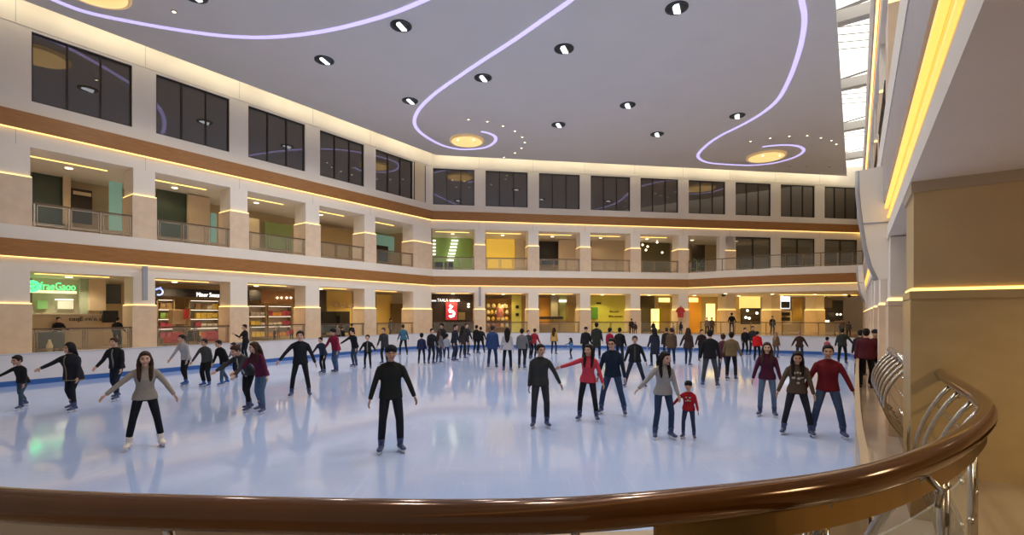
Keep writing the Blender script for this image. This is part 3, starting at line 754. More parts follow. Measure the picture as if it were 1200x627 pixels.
# ---- upper floor, left side
P = lambda *a, **k: prect(FL, *a, **k)
P(38, 196, 74, 262, -4.6, .1, 'shop_window', dgreen, 'dark shop window deep in the first upper left bay', 'shop window')
P(84, 222, 108, 262, -4.4, .12, 'dark_doorway', darkshop, 'dark doorway with shelf in the middle of the first upper left bay', 'doorway')
P(86, 225, 107, 229, -4.2, .06, 'door_header', cream, 'pale header bar over the dark doorway in the upper left gallery', 'header')
P(74, 200, 83, 262, -4.3, .15, 'wall_panel', cream, 'cream wall panel between dark window and doorway, first upper left bay', 'panel')
P(128, 213, 143, 270, -3.6, .1, 'glass_screen', teal, 'teal lit glass screen beside the second pillar, upper left floor', 'screen')
P(184, 222, 220, 278, -3.4, .1, 'glass_screen', dgreen, 'dark green glass screen in the second upper left bay', 'screen')
P(221, 230, 246, 285, -3.0, .25, 'wall_panel', cream, 'cream stone panel in the second upper left bay', 'panel')
P(247, 250, 254, 284, -4.0, .1, 'glass_screen', teal, 'narrow teal panel beside the third pillar, upper left floor', 'screen')
P(311, 262, 342, 292, -4.4, .1, 'glass_screen', mat('olive_glass', (.20, .22, .07), .3, emit=(.5, .6, .15), e=.08), 'olive green lit shop glass in the third upper left bay', 'screen')
P(292, 256, 304, 292, -3.2, .2, 'wall_panel', cream, 'cream panel at the left of the third upper left bay', 'panel')
P(375, 268, 411, 305, -4.0, .1, 'wall_panel', mat('ochre_panel', (.50, .36, .17), .6), 'plain ochre wall panel filling the fourth upper left bay', 'panel')
P(441, 276, 462, 296, -4.4, .1, 'glass_screen', teal, 'bright teal shop glass in the fifth upper left bay', 'screen')
P(441, 288, 455, 308, -3.8, .3, 'dark_counter', darkshop, 'dark counter in front of the teal glass, upper left floor', 'counter')
# ---- upper floor, rear side
Q = lambda *a, **k: prect(FB, *a, **k)
Q(507, 279, 553, 318, -4.6, .1, 'wall_panel', greenwall, 'green back wall of the shop in the first upper rear bay', 'panel')
for k in range(7):
    Q(528+1.2*(3-k) if False else 529-k*.9, 281+k*3.8, 537-k*.9, 283+k*3.8, -4.2, .04, 'ceiling_tube', whitelamp, 'white light tube in the receding row inside the green shop', 'light', group='light tubes of the green shop')
for k in range(5): Q(507, 281+k*4, 510.5, 283+k*4, -4.2, .04, 'ceiling_tube', whitelamp, 'white light tube at the left edge of the green shop', 'light', group='left light tubes of the green shop')
for x in (509, 521): Q(x, 307, x+10, 316, -2.6, .5, 'black_bench', black, 'low black bench at the %s of the green shop' % ('left' if x < 515 else 'middle'), 'bench')
Q(570, 280, 603, 316, -4.5, .1, 'wall_panel', mat('yellow_glow_panel', (.9, .6, .08), .5, emit=(1, .65, .1), e=.35), 'back wall given a yellow glow in the second upper rear bay', 'panel')  # yellow room light put into the wall as its own glow
Q(604, 281, 614, 318, -3.0, .3, 'wall_panel', cream, 'cream panel beside the yellow glowing wall, second upper rear bay', 'panel')
Q(632, 283, 654, 310, -4.0, .1, 'black_screen', black, 'large black screen in the third upper rear bay', 'screen')
Q(655, 281, 674, 318, -3.5, .2, 'wall_panel', cream, 'cream panel right of the black screen, third upper rear bay', 'panel')
Q(693, 280, 735, 318, -3.6, .2, 'wall_panel', mat('tan_panel', (.55, .44, .30), .6), 'plain tan wall panel filling the fourth upper rear bay', 'panel')
Q(751, 281, 785, 318, -4.4, .1, 'wall_panel', mat('dim_olive', (.14, .12, .06), .6), 'dim olive back wall in the fifth upper rear bay', 'panel')
for k, (x, y) in enumerate(((753, 287), (759, 289), (757, 293), (776, 296), (770, 284))):
    a = FB.at(x, -3.0); MB().ball((*FB.xy(a, -3.0), zpx(FB, x, y, -3.0)), .09, .09, .09, 8, 6).build('globe_lamp', bulb, None, 'small glowing globe lamp in the dim upper rear bay', 'lamp', 'globe lamps of the dim bay')
Q(811, 287, 826, 318, -2.5, .1, 'dark_doorway', darkshop, 'dark doorway at the left end of the rear balcony', 'doorway')
# leafy plant by the doorway
leafm = mat('plant_leaf', (.10, .28, .06), .5)
pa = FB.xy(FB.at(818, -1.5), -1.5)
pe = empty('potted_plant', (*pa, F2), 0, 'green leafy plant by the dark doorway on the rear balcony', 'plant')
MB().lathe([(.16, 0), (.22, .35), (.19, .35), (.17, .3)], (*pa, F2), 14).build('pot', greyp, pe)
m = MB()
for k in range(46):
    a = random.uniform(0, 6.28); r = random.uniform(.1, .38); z = F2+.4+random.uniform(0, 1.0)
    c = Vector((pa[0]+r*math.cos(a), pa[1]+r*math.sin(a), z)); t = Vector((math.cos(a), math.sin(a), random.uniform(-.2, .8))); s2 = Vector((-math.sin(a), math.cos(a), 0))
    m.add([c, c+t*.12+s2*.06, c+t*.26, c+t*.12-s2*.06, c+t*.12+Vector((0, 0, .02))], [(0, 1, 4), (1, 2, 4), (2, 3, 4), (3, 0, 4)])
m.tube([(*pa, F2+.3), (*pa, F2+1.3)], .02, 6)
m.build('foliage', leafm, pe)

# ---- ground floor, left side: cafe with a green sign
P(38, 322, 100, 410, -4.7, .1, 'wall_panel', palewall, 'pale back wall of the cafe with the green sign', 'panel')
P(33.5, 340.5, 90, 343.5, -3.6, .2, 'sign_ledge', mat('pale_ledge', (.9, .8, .5), .4, emit=(1, .85, .5), e=1.0), 'pale glowing ledge under the green cafe sign', 'ledge')
text(FL, 47, 88.5, 331, 340, -3.4, 'fraeGaoo', signgreen, 'green glowing script lettering over the cafe', name='neon_sign')
a_ = FL.at(38, -3.4); zc = zpx(FL, 38, 335.5, -3.4)
m = MB(); m.tube([(*(Vector(FL.xy(a_, -3.4))+FL.n*.0+FL.d*.2*math.cos(t)), zc+.2*math.sin(t)) for t in [k*math.pi/8 for k in range(17)]], .07, 8, cap=False)
m.ball((*FL.xy(a_, -3.4), zc), .09, .09, .09)
m.build('neon_roundel', signgreen, None, 'round green glowing emblem at the left of the cafe sign', 'sign')
P(65, 350.5, 86, 352, -4.3, .1, 'menu_light', whitelamp, 'white light strip over the cafe back counter', 'light')
P(68, 353, 86, 362, -4.4, .12, 'menu_board', mat('menu_pale', (.8, .78, .6), .5, emit=(1, .95, .7), e=.4), 'pale lit menu board on the cafe back wall', 'board')
P(44, 352, 56, 362, -4.4, .12, 'menu_board', mat('menu_green', (.25, .5, .2), .5, emit=(.3, .7, .2), e=.2), 'green picture board on the cafe back wall', 'board')
P(94, 327, 104, 372, -3.4, .2, 'glass_screen', mat('pale_green_glass', (.45, .52, .40), .2), 'pale green glass panel right of the cafe', 'screen')
P(105, 327, 124, 364, -3.2, .4, 'wall_panel', cream, 'pink cream wall block between cafe and dark opening', 'panel')
P(125, 333, 142, 356, -4.2, .1, 'black_screen', mat('dark_screen', (.07, .075, .07), .2), 'grey screen hanging by the second ground floor pillar', 'screen')
co = empty('cafe_counter', FL.p(FL.at(84, -1.8), -1.8, F1), 0, 'long tan cafe counter with black lettering behind the glass railing', 'counter')
def pc(fr, x0, x1, z0, z1, b0, b1, name, m, parent):
    mb = MB(); a0, a1 = fr.at(x0, b1), fr.at(x1, b1); fr.box(mb, min(a0, a1), max(a0, a1), b0, b1, z0, z1); return mb.build(name, m, parent)
tan = mat('tan_counter', (.58, .42, .22), .45)
pc(FL, 38, 122, F1, F1+1.5, -2.4, -1.8, 'front_panel', tan, co)
pc(FL, 37, 123, F1+1.5, F1+1.56, -2.5, -1.75, 'counter_top', cream, co)
text(FL, 81, 120, 371, 377.5, -1.77, "caqE rn'n e", black, 'black lettering', parent=co, th=.02)
P(121, 364, 139, 378, -1.6, .5, 'coffee_machine', black, 'black and steel coffee machine at the right end of the cafe counter', 'machine', bevel=.03)
# cafe table, chairs of the terrace seen through the railing
P(44, 389, 76, 408, -.9, .6, 'glass_display_case', mat('case_dark', (.10, .10, .08), .2), 'low dark display case behind the ground floor glass, first bay', 'display case', bevel=.02)
va = FL.xy(FL.at(58, -.35), -.35)
MB().lathe([(.05, 0), (.10, .08), (.11, .25), (.05, .42), (.04, .5)], (*va, F1), 16).build('pale_bottle', mat('bottle_yellow', (.75, .6, .3), .3), None, 'pale yellow bottle standing behind the glass railing at far left', 'bottle')

# ---- second ground floor bay: snack shop with shelves
P(182, 339, 268, 348, -3.0, .3, 'sign_board', black, 'long black fascia sign of the snack shop', 'sign board')
text(FL, 230.5, 257, 343, 348, -2.97, 'Minor Snacs', signwhite, 'white lettering on the black snack shop sign')
a_ = FL.at(186, -2.97); zc = zpx(FL, 186, 342, -2.97)
m = MB(); m.tube([(*(Vector(FL.xy(a_, -2.95))+FL.d*.17*math.cos(t)), zc+.17*math.sin(t)) for t in [.6+k*.42 for k in range(12)]], .04, 6)
m.tube([(*(Vector(FL.xy(a_, -2.95))-FL.d*.1), zc+.25), (*(Vector(FL.xy(a_, -2.95))+FL.d*.1), zc+.1)], .03, 6)
m.build('logo_emblem', mat('blue_logo', (.4, .5, 1), .4, emit=(.3, .4, 1), e=1.2), None, 'blue curl emblem at the left end of the black snack sign', 'emblem')
prod_cols = [(.75, .12, .08), (.85, .65, .12), (.8, .75, .6), (.25, .45, .12), (.85, .4, .1), (.55, .1, .15), (.9, .85, .7), (.3, .2, .1)]
pm = [mat('package_%d' % i, c, .45) for i, c in enumerate(prod_cols)]
box_me = []
for i in range(8):
    mb = MB().box(-.13, .13, -.1, .1, 0, .30 if i % 2 else .22); me = mb.mesh('package'); me.materials.append(pm[i]); box_me.append(me)
colname = ['red', 'golden', 'cream', 'green', 'orange', 'dark red', 'pale', 'brown']
def shelf_unit(fr, x0, x1, z0, z1, b, rows, label, grp, where, light=True, palette=range(8)):
    a0, a1 = sorted((fr.at(x0, b), fr.at(x1, b)))
    e = empty('display_shelf', fr.p((a0+a1)/2, b, z0), 0, label, 'shelf')
    mb = MB(); fr.box(mb, a0, a1, b-.6, b-.54, z0, z1); mb.build('back_panel', cream, e)
    for k in range(rows+1):
        z = z0+(z1-z0)*k/rows
        mb = MB(); fr.box(mb, a0, a1, b-.54, b, z-.04, z); mb.build('shelf_board', mat('shelf_board', (.35, .25, .14), .5), e)
        if light and k: mb = MB(); fr.box(mb, a0+.1, a1-.1, b-.1, b-.04, z-.07, z-.045); mb.build('shelf_light', whitelamp, e)
    for x in (a0, a1-.05): mb = MB(); fr.box(mb, x, x+.05, b-.56, b, z0, z1); mb.build('side_panel', mat('shelf_board', (.35, .25, .14), .5), e)
    ang = math.atan2(fr.d.y, fr.d.x)
    for k in range(rows):
        z = z0+(z1-z0)*k/rows; x = a0+.22
        c0 = random.choice(list(palette))
        while x < a1-.2:
            if random.random() < .35: c0 = random.choice(list(palette))
            o = D.objects.new('package', box_me[c0]); C.objects.link(o); o.location = fr.p(x, b-.2, z+.001); o.rotation_euler = (0, 0, ang)
            tag(o, '%s packet standing on %s, %s board' % (colname[c0], where, ['lowest', 'second', 'third', 'fourth', 'fifth'][k]), 'packet', grp)
            x += .29
shelf_unit(FL, 184, 205, F1+.3, F1+2.35, -3.3, 4, 'lit snack shelf at the left of the snack shop', 'packets on the left snack shelf', 'the left snack shelf')
shelf_unit(FL, 222, 258, F1+.3, F1+2.35, -3.3, 4, 'wide lit snack shelf at the right of the snack shop', 'packets on the wide snack shelf', 'the wide snack shelf')
P(202, 363, 218, 380, -2.2, .5, 'cash_desk', tan, 'tan cash desk block in front of the snack shelves', 'desk', bevel=.02)
P(217, 362, 221.5, 374, -2.0, .15, 'red_banner', redm, 'small red upright banner between the snack shelves', 'banner')
# red draped seats behind the glass
def seat(fr, px, b, z, m, label, rz=0):
    a = fr.at(px, b); x, y = fr.xy(a, b)
    e = empty('armchair', (x, y, z), math.atan2(fr.d.y, fr.d.x)+rz, label, 'chair'); e.scale = (.72, .72, .72)
    def bx(n, *c): 
        o = MB().box(*c).build(n, m, None, origin=(0, 0, 0), bevel=.03); o.parent = e
    bx('seat', -.35, .35, -.35, .3, .22, .45); bx('backrest', -.35, .35, .25, .42, .4, .95); bx('arm', -.42, -.32, -.35, .35, .2, .62); bx('arm', .32, .42, -.35, .35, .2, .62)
    for sx in (-.33, .33):
        for sy in (-.3, .3): bx('leg', sx-.03, sx+.03, sy-.03, sy+.03, 0, .22)
seat(FL, 203, -.7, F1, redm, 'red armchair behind the ground floor glass, left in the second bay', .3)
seat(FL, 247, -.7, F1, redm, 'red armchair behind the ground floor glass, right in the second bay', -.2)
seat(FL, 226, -1.7, F1, black, 'black armchair between the two red ones behind the glass', 2.6)
# ---- third ground floor bay: produce shelves
P(292, 340, 306, 352, -2.6, .2, 'sign_board', black, 'short black sign board beside the third ground floor pillar', 'sign board')
P(306, 341, 343, 356, -3.0, .2, 'shop_header', mat('brown_header', (.30, .15, .06), .5), 'plain brown header over the produce shelves', 'header')
shelf_unit(FL, 291, 313, F1+.2, F1+2.1, -3.1, 3, 'lit produce shelf of green and gold goods, third ground floor bay', 'goods on the left produce shelf', 'the left produce shelf', palette=(1, 3, 6))
shelf_unit(FL, 314, 343, F1+.2, F1+2.1, -3.1, 3, 'lit produce shelf of red and pale goods, third ground floor bay', 'goods on the right produce shelf', 'the right produce shelf', palette=(0, 4, 6, 5))
for x in (325, 330, 336, 341): 
    a = FL.at(x, -2.9); MB().ball((*FL.xy(a, -2.9), zpx(FL, x, 349, -2.9)), .06, .06, .06, 8, 6).build('spot_lamp', bulb, None, 'tiny white spot on the brown produce shop header', 'lamp', 'spots on the produce header')
# ---- fourth and fifth: yellow walls
P(383, 338, 412, 392, -4.0, .1, 'wall_panel', yellowwall, 'yellow wall with plaster birds, fourth ground floor bay', 'panel')
P(375, 339, 382, 392, -3.6, .2, 'dark_shelf', darkshop, 'narrow dark shelf left of the yellow wall, fourth ground floor bay', 'shelf')
for j, (x, y) in enumerate(((392, 358), (400, 359), (409, 359))):
    a = FL.at(x, -3.85); c = Vector((*FL.xy(a, -3.85), zpx(FL, x, y, -3.85))); dd = Vector((FL.d.x, FL.d.y, 0))
    m = MB(); m.tube([c+dd*.24+Vector((0, 0, .35)), c+dd*.12+Vector((0, 0, .05)), c, c-dd*.15+Vector((0, 0, .0)), c-dd*.28+Vector((0, 0, .22))], [.01, .07, .09, .07, .01], 8)
    m.build('plaster_bird', cream, None, 'cream plaster wing shape on the yellow wall, %s of three from left' % ['first', 'second', 'third'][j], 'wall ornament')
P(379, 365, 394, 390, -2.6, .6, 'display_rack', black, 'tilted black display rack before the yellow wall', 'display rack', bevel=.02)
P(399, 365, 410, 390, -2.6, .6, 'display_rack', mat('rack_dark', (.05, .04, .03), .5), 'small dark display rack with round goods near the fifth pillar', 'display rack', bevel=.02)
P(441, 345, 459, 395, -3.8, .1, 'wall_panel', yellowwall, 'yellow wall left of the brown door, fifth ground floor bay', 'panel')
P(459, 356, 474, 395, -3.6, .1, 'brown_door', mat('brown_door', (.20, .13, .05), .5), 'plain brown door in the fifth ground floor bay', 'door')
P(475, 350, 484, 396, -3.4, .1, 'wall_panel', mat('tan_wall2', (.55, .36, .14), .5), 'tan wall strip right of the brown door, fifth ground floor bay', 'panel')
# ---- rear ground floor
Q(506, 345, 554, 398, -2.6, .1, 'dark_storefront', darkshop, 'dark shop front with the red poster next to the corner', 'shop front')
text(FB, 512.5, 525, 350, 353.5, -2.45, 'TAALA', signwhite, 'white block letters, left word over the red poster')
text(FB, 527, 539, 351, 353.5, -2.45, 'KINNER', signwhite, 'smaller white letters, right word over the red poster')
text(FB, 506, 511, 351.8, 353.2, -2.45, '---', signwhite, 'short white dash at the left of the block letters')
po = Q(522.5, 354.5, 536, 375, -2.4, .06, 'poster', mat('poster_red', (.60, .05, .06), .5, emit=(.7, .04, .05), e=.25), 'lit red poster with a white curled figure, beside the corner', 'poster')
m = MB(); a_ = FB.at(529.3, -2.36)
def fpt(x, y): a = FB.at(x, -2.36); return (*FB.xy(a, -2.36), zpx(FB, x, y, -2.36))
m.tube([fpt(526, 359), fpt(528, 357.5), fpt(530, 359), fpt(528, 361.5), fpt(526, 363), fpt(527, 365.5), fpt(530, 365), fpt(532.5, 367), fpt(531.5, 370), fpt(528, 371), fpt(526, 370)], [.03, .08, .10, .08, .06, .09, .12, .10, .10, .12, .05], 8)
f_ = m.build('curled_figure', signwhite, po, label='white curled figure')
Q(537, 366, 545, 375, -2.4, .08, 'side_board', mat('olive_board', (.25, .2, .07), .5), 'olive board right of the red poster', 'board')
for x, y in ((549, 356.5), (549, 359.5)):
    a = FB.at(x, -2.4); MB().ball((*FB.xy(a, -2.4), zpx(FB, x, y, -2.4)), .09, .09, .09, 8, 6).build('globe_lamp', bulb, None, 'tiny white globe lamp right of the red poster', 'lamp', 'globe lamps right of the red poster')
Q(569, 350, 600, 392, -4.2, .1, 'wall_panel', mat('amber_wall', (.40, .22, .06), .5), 'amber back wall of the cluttered gift shop', 'panel')
Q(600, 346, 611, 392, -2.6, .2, 'wall_panel', limewall, 'lime green upright panel with two dark marks', 'panel')
for y in (358, 367): Q(604.5, y, 608, y+3.5, -2.55, .04, 'dark_mark', black, 'small dark mark on the lime green panel, %s one' % ('upper' if y < 360 else 'lower'), 'mark')
Q(588, 357, 594.5, 361, -3.6, .1, 'lit_sign', paleyellow, 'pale glowing sign in the gift shop', 'sign')
gm_ = [mat('trinket_%d' % i, c, .4, emit=c, e=.10) for i, c in enumerate([(.9, .6, .15), (.6, .25, .08), (.85, .75, .5), (.5, .1, .1), (.95, .8, .3)])]
tme = []
for i, g_ in enumerate(gm_):
    me = MB().lathe([(.05, 0), (.14, .05), (.16, .16), (.10, .28), (.04, .34)], n=10).mesh('trinket'); me.materials.append(g_); tme.append(me)
tr = empty('gift_rack', FB.p(FB.at(585, -3.2), -3.2, F1), 0, 'tiered wooden rack of the cluttered gift shop', 'rack')
for k in range(4):
    mb = MB(); a0, a1 = FB.at(570, -3.2), FB.at(599, -3.2); FB.box(mb, a0, a1, -3.6, -3.1, F1+.45+.55*k, F1+.5+.55*k); mb.build('shelf_board', mat('shelf_board', (.35, .25, .14), .5), tr)
for x in (570, 599): mb = MB(); a0 = FB.at(x, -3.2); FB.box(mb, a0-.03, a0+.03, -3.6, -3.1, F1, F1+2.4); mb.build('upright', mat('shelf_board', (.35, .25, .14), .5), tr)
for k in range(4):
    x = FB.at(571, -3.2)+.1
    while x < FB.at(598, -3.2):
        o = D.objects.new('trinket', random.choice(tme)); C.objects.link(o); o.location = FB.p(x, -3.3, F1+.501+.55*k); x += random.uniform(.3, .5)
        tag(o, 'small rounded trinket on the gift rack, %s board' % ['lowest', 'second', 'third', 'top'][k], 'trinket', 'trinkets on the gift rack')
MB().lathe([(.25, 0), (.3, .3), (.26, .8), (.2, .9)], FB.p(FB.at(586, -2.4), -2.4, F1+1.3), 14).build('balloon_figure', mat('pink_figure', (.75, .3, .25), .5), None, 'round pink figure hanging in the gift shop window', 'ornament')
Q(632, 349, 645, 380, -4.0, .1, 'wall_panel', orangewall, 'orange back wall, third rear ground floor bay', 'panel')
Q(645.5, 347, 654, 374, -3.0, .3, 'wall_panel', greyp, 'grey upright panel, third rear ground floor bay', 'panel')
Q(655, 347, 664, 375, -4.0, .1, 'wall_panel', mat('pale_green_wall', (.5, .55, .25), .5), 'pale green wall with light tube, third rear ground floor bay', 'panel')
Q(655, 351.5, 664, 354, -3.8, .06, 'light_tube', whitelamp, 'bright white tube on the pale green wall', 'light')
Q(665, 358, 673, 378, -2.6, .5, 'brown_cabinet', mat('brown_cabinet', (.30, .21, .09), .5), 'brown cabinet in the third rear ground floor bay', 'cabinet', bevel=.02)
Q(632, 371, 660, 374, -1.6, .6, 'dark_counter', darkshop, 'dark counter top in the third rear ground floor bay', 'counter')
Q(692, 346, 732, 394, -3.6, .1, 'wall_panel', limewall, 'lime yellow wall with two lines of black lettering', 'panel')
text(FB, 714.5, 725, 364, 366.5, -3.55, 'Blu,cne', black, 'upper line of black lettering on the lime wall')
text(FB, 713.5, 729, 369.5, 372, -3.55, 'Blu, annan', black, 'lower line of black lettering on the lime wall')
Q(699, 354.5, 704.5, 356.3, -3.55, .04, 'dark_mark', black, 'slanted black mark high on the lime wall', 'mark')
Q(693, 360, 701, 374, -3.3, .15, 'leaf_ornament', leafm, 'dark leafy ornament at the left of the lime wall', 'ornament', bevel=.05)
Q(751, 347, 767, 394, -3.8, .1, 'dark_wall', darkshop, 'dark wall behind the bright yellow panels, fifth rear bay', 'panel')
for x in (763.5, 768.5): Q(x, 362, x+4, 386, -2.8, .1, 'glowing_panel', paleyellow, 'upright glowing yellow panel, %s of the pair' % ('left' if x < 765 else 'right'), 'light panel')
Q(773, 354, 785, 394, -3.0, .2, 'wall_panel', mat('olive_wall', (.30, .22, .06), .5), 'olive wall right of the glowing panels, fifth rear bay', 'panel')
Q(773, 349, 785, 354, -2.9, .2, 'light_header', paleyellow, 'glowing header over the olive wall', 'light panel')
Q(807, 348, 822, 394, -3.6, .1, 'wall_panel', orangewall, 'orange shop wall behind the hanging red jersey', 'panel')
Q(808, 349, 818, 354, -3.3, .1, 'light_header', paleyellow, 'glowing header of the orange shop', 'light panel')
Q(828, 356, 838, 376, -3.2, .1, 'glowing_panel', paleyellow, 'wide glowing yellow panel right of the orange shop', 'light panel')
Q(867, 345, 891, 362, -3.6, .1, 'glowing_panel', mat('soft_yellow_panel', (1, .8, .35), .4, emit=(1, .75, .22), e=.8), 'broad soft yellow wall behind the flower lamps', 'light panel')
Q(870, 361, 891, 380, -2.2, .3, 'dark_rack', darkshop, 'dark rack carrying the flower lamps', 'rack')
for j, (x, y) in enumerate(((876, 364), (887, 367), (874, 372), (878, 373))):
    a = FB.at(x, -1.8); MB().ball((*FB.xy(a, -1.8), zpx(FB, x, y, -1.8)), .11, .11, .11, 10, 7).build('flower_lamp', bulb, None, 'white round flower lamp on the dark rack', 'lamp', 'flower lamps on the dark rack')
Q(912, 347, 926, 362, -3.0, .1, 'lit_window', mat('cool_lit', (.9, .95, 1), .4, emit=(.85, .93, 1), e=1.1), 'cool white lit window in the seventh rear bay', 'window panel')
Q(916, 353.5, 925.5, 361, -2.7, .08, 'black_monitor', black, 'black framed monitor in front of the cool white window', 'monitor')
for j, y in enumerate((366, 372)): Q(916, y, 926, y+4, -1.6, .3, 'black_case', black, 'black case on the white rack, %s one' % ('upper' if j == 0 else 'lower'), 'case', bevel=.02)
Q(914, 364, 928, 380, -1.9, .2, 'white_rack', white, 'white rack with black cases, seventh rear bay', 'rack')
Q(929, 350, 940, 376, -3.2, .1, 'wall_panel', mat('amber2', (.55, .35, .08), .5), 'amber wall right of the cool white window', 'panel')
Q(951, 361, 978, 377, -2.2, .4, 'shop_counter', darkshop, 'dark shop counter with small white lights, eighth rear bay', 'counter', bevel=.02)
Q(953, 375.3, 972, 377.5, -1.7, .1, 'counter_light', whitelamp, 'white light line along the dark shop counter', 'light')
for j, x in enumerate((953, 957, 961, 981, 985)):
    a = FB.at(x, -1.9); MB().ball((*FB.xy(a, -1.9), zpx(FB, x, 368.5, -1.9)), .08, .08, .1, 8, 6).build('counter_lamp', bulb, None, 'tiny white lamp over the dark shop counter', 'lamp', 'lamps over the dark counter')
Q(976, 352, 988, 376, -3.0, .1, 'dark_wall', mat('dark_olive', (.07, .06, .025), .5), 'dark olive wall right of the shop counter', 'panel')
# red jersey hanging from a bracket over the crowd
ja = FB.xy(FB.at(797.5, .4), .4); jz = zpx(FB, 797.5, 372, .4)
je = empty('hanging_jersey', (*ja, jz), math.atan2(V.y, V.x), 'red jersey hanging from a bracket above the crowd', 'jersey')
m = MB(); m.add([(x, y, z) for y in (-.06, .06) for x, z in ((-.23, 0), (.23, 0), (.26, .45), (.36, .40), (.40, .58), (.22, .78), (.08, .84), (-.08, .84), (-.22, .78), (-.40, .58), (-.36, .40), (-.26, .45))],
    [tuple(range(12)), tuple(range(23, 11, -1))]+[(i, (i+1) % 12, 12+(i+1) % 12, 12+i) for i in range(12)])
o = m.build('shirt', redm, None, origin=(0, 0, 0), bevel=.03); o.parent = je
o = MB().tube([(0, 0, .8), (0, .0, .95), (.5, .3, .62), (.5, .4, .62)], .02, 6).build('bracket', black, None, origin=(0, 0, 0)); o.parent = je
# grey banner poles in front of two pillars
for fr, x, y0, y1, lb in ((FL, 169.8, 312, 352, 'grey vertical box sign hanging on the second left pillar'), (FB, 562.3, 336.5, 359, 'grey vertical box sign hanging on the first rear pillar')):
    b_ = .35; a = fr.at(x, b_); z0, z1 = zpx(fr, x, y1, b_), zpx(fr, x, y0, b_)
    e = empty('hanging_sign', fr.p(a, b_, z0), 0, lb, 'sign')
    mb = MB(); fr.box(mb, a-.09, a+.09, b_-.06, b_+.06, z0, z1); mb.build('sign_box', mat('sign_grey', (.40, .41, .45), .45), e)
    mb = MB(); fr.box(mb, a-.02, a+.02, .0, b_-.06, z1-.15, z1-.1); mb.build('bracket', grey, e)
# little dark ceiling cameras under the rear balcony
for x, y in ((995, 343.5), (848, 345)):
    a = FB.at(x, 1.0); q = FB.xy(a, 1.0); MB().ball((*q, OT1-.1), .16, .16, .12, 10, 7).build('dome_camera', black, None, 'small dark dome camera under the balcony, %s' % ('at its right end' if x > 900 else 'at its left end'), 'camera')
# ------------------------------------------------------------------ people
def remesh(mb, voxel, smooth=2, name='body'):
    me = mb.mesh('tmp'); o = D.objects.new('tmp', me); C.objects.link(o)
    r = o.modifiers.new('r', 'REMESH'); r.mode = 'VOXEL'; r.voxel_size = voxel
    if smooth: s = o.modifiers.new('s', 'SMOOTH'); s.factor = .5; s.iterations = smooth
    out = D.meshes.new_from_object(o.evaluated_get(bpy.context.evaluated_depsgraph_get()))
    D.objects.remove(o); D.meshes.remove(me)
    out.polygons.foreach_set('use_smooth', [True]*len(out.polygons)); out.name = name
    return out
def bpydg(): bpy.context.view_layer.update()
skins = [mat('skin_light', (.62, .36, .24), .5), mat('skin_tan', (.50, .28, .18), .5), mat('skin_brown', (.40, .21, .13), .5)]
lip_m = mat('lips', (.42, .14, .12), .5); eye_m = mat('eye_dark', (.02, .015, .012), .2); white_eye = mat('eye_white', (.8, .78, .75), .3)
hair_black = mat('hair_black', (.012, .009, .008), .65, spec=.25, noise=.3, nscale=60, nvec=(1, 1, .1), bump=.3)
hair_brown = mat('hair_brown', (.05, .024, .014), .65, spec=.25, noise=.3, nscale=60, nvec=(1, 1, .1), bump=.3)
hair_fair = mat('hair_fair', (.35, .20, .09), .45, noise=.3, nscale=60, nvec=(1, 1, .1), bump=.3)
boot_blue = mat('skate_boot_blue', (.045, .065, .15), .4); boot_white = mat('skate_boot_white', (.78, .70, .60), .45); boot_black = mat('shoe_black', (.02, .02, .022), .4)
boot_bright = mat('skate_boot_bright_blue', (.03, .10, .32), .4)
blade_m = mat('skate_blade', (.7, .7, .72), .2, 1); holder_m = mat('blade_holder', (.75, .75, .78), .35)
def cloth(c):
    n = 'cloth_%02x%02x%02x' % tuple(int(255*max(0, min(1, v))**.45) for v in c)
    return mat(n, c, .85, noise=.15, nscale=26, bump=.18, spec=.25)
def rx(v, a): c, s = math.cos(a), math.sin(a); return Vector((v.x, c*v.y-s*v.z, s*v.y+c*v.z))
def rz(v, a): c, s = math.cos(a), math.sin(a); return Vector((c*v.x-s*v.y, s*v.x+c*v.y, v.z))
def ik(h, f, l1, l2, pole):
    d = f-h; L = min(d.length, (l1+l2)*.999); a = math.acos(max(-1, min(1, (l1*l1+L*L-l2*l2)/(2*l1*L))))
    dn_ = d.normalized(); p = pole-dn_*pole.dot(dn_); p.normalize()
    return h+dn_*(l1*math.cos(a))+p*(l1*math.sin(a))
def adir(side, abd, flex):
    a, f = math.radians(abd), math.radians(flex)
    return Vector((side*math.sin(a), -math.cos(a)*math.sin(f), -math.cos(a)*math.cos(f)))
RADF = math.radians
def ring_tube(mb, O, X, Y, Z, rings, n=18, hang=False):
    """rings (t, rx, ry, yoff) stacked along Z from O"""
    vs = []
    for t, a, b, yo in rings:
        Yk, Zk = Y, Z
        if hang and t < .12:          # cloth below the waist hangs straight down
            w = min(1, (.12-t)/.12); Yk = (Y*(1-w)+Vector((0, 1, 0))*w).normalized()
            Zk = Vector((0, 0, 1)) if t < 0 else Z
        c = O+Zk*t+Yk*yo
        for k in range(n):
            th = 2*math.pi*k/n; vs.append(c+X*(a*math.cos(th))+Yk*(b*math.sin(th)))
    m = len(rings)
    fs = [(i*n+k, i*n+(k+1) % n, (i+1)*n+(k+1) % n, (i+1)*n+k) for i in range(m-1) for k in range(n)]+[tuple(range(n))[::-1], tuple(range((m-1)*n, m*n))]
    mb.add(vs, fs, True)
def blob(mb, O, M3, c, r, nu=14, nv=9):      # ellipsoid in a rotated frame
    t = MB().ball((0, 0, 0), *r, nu, nv)
    mb.add([O+M3 @ (Vector(c)+Vector(v)) for v in t.v], t.f, True)
people_n = [0]
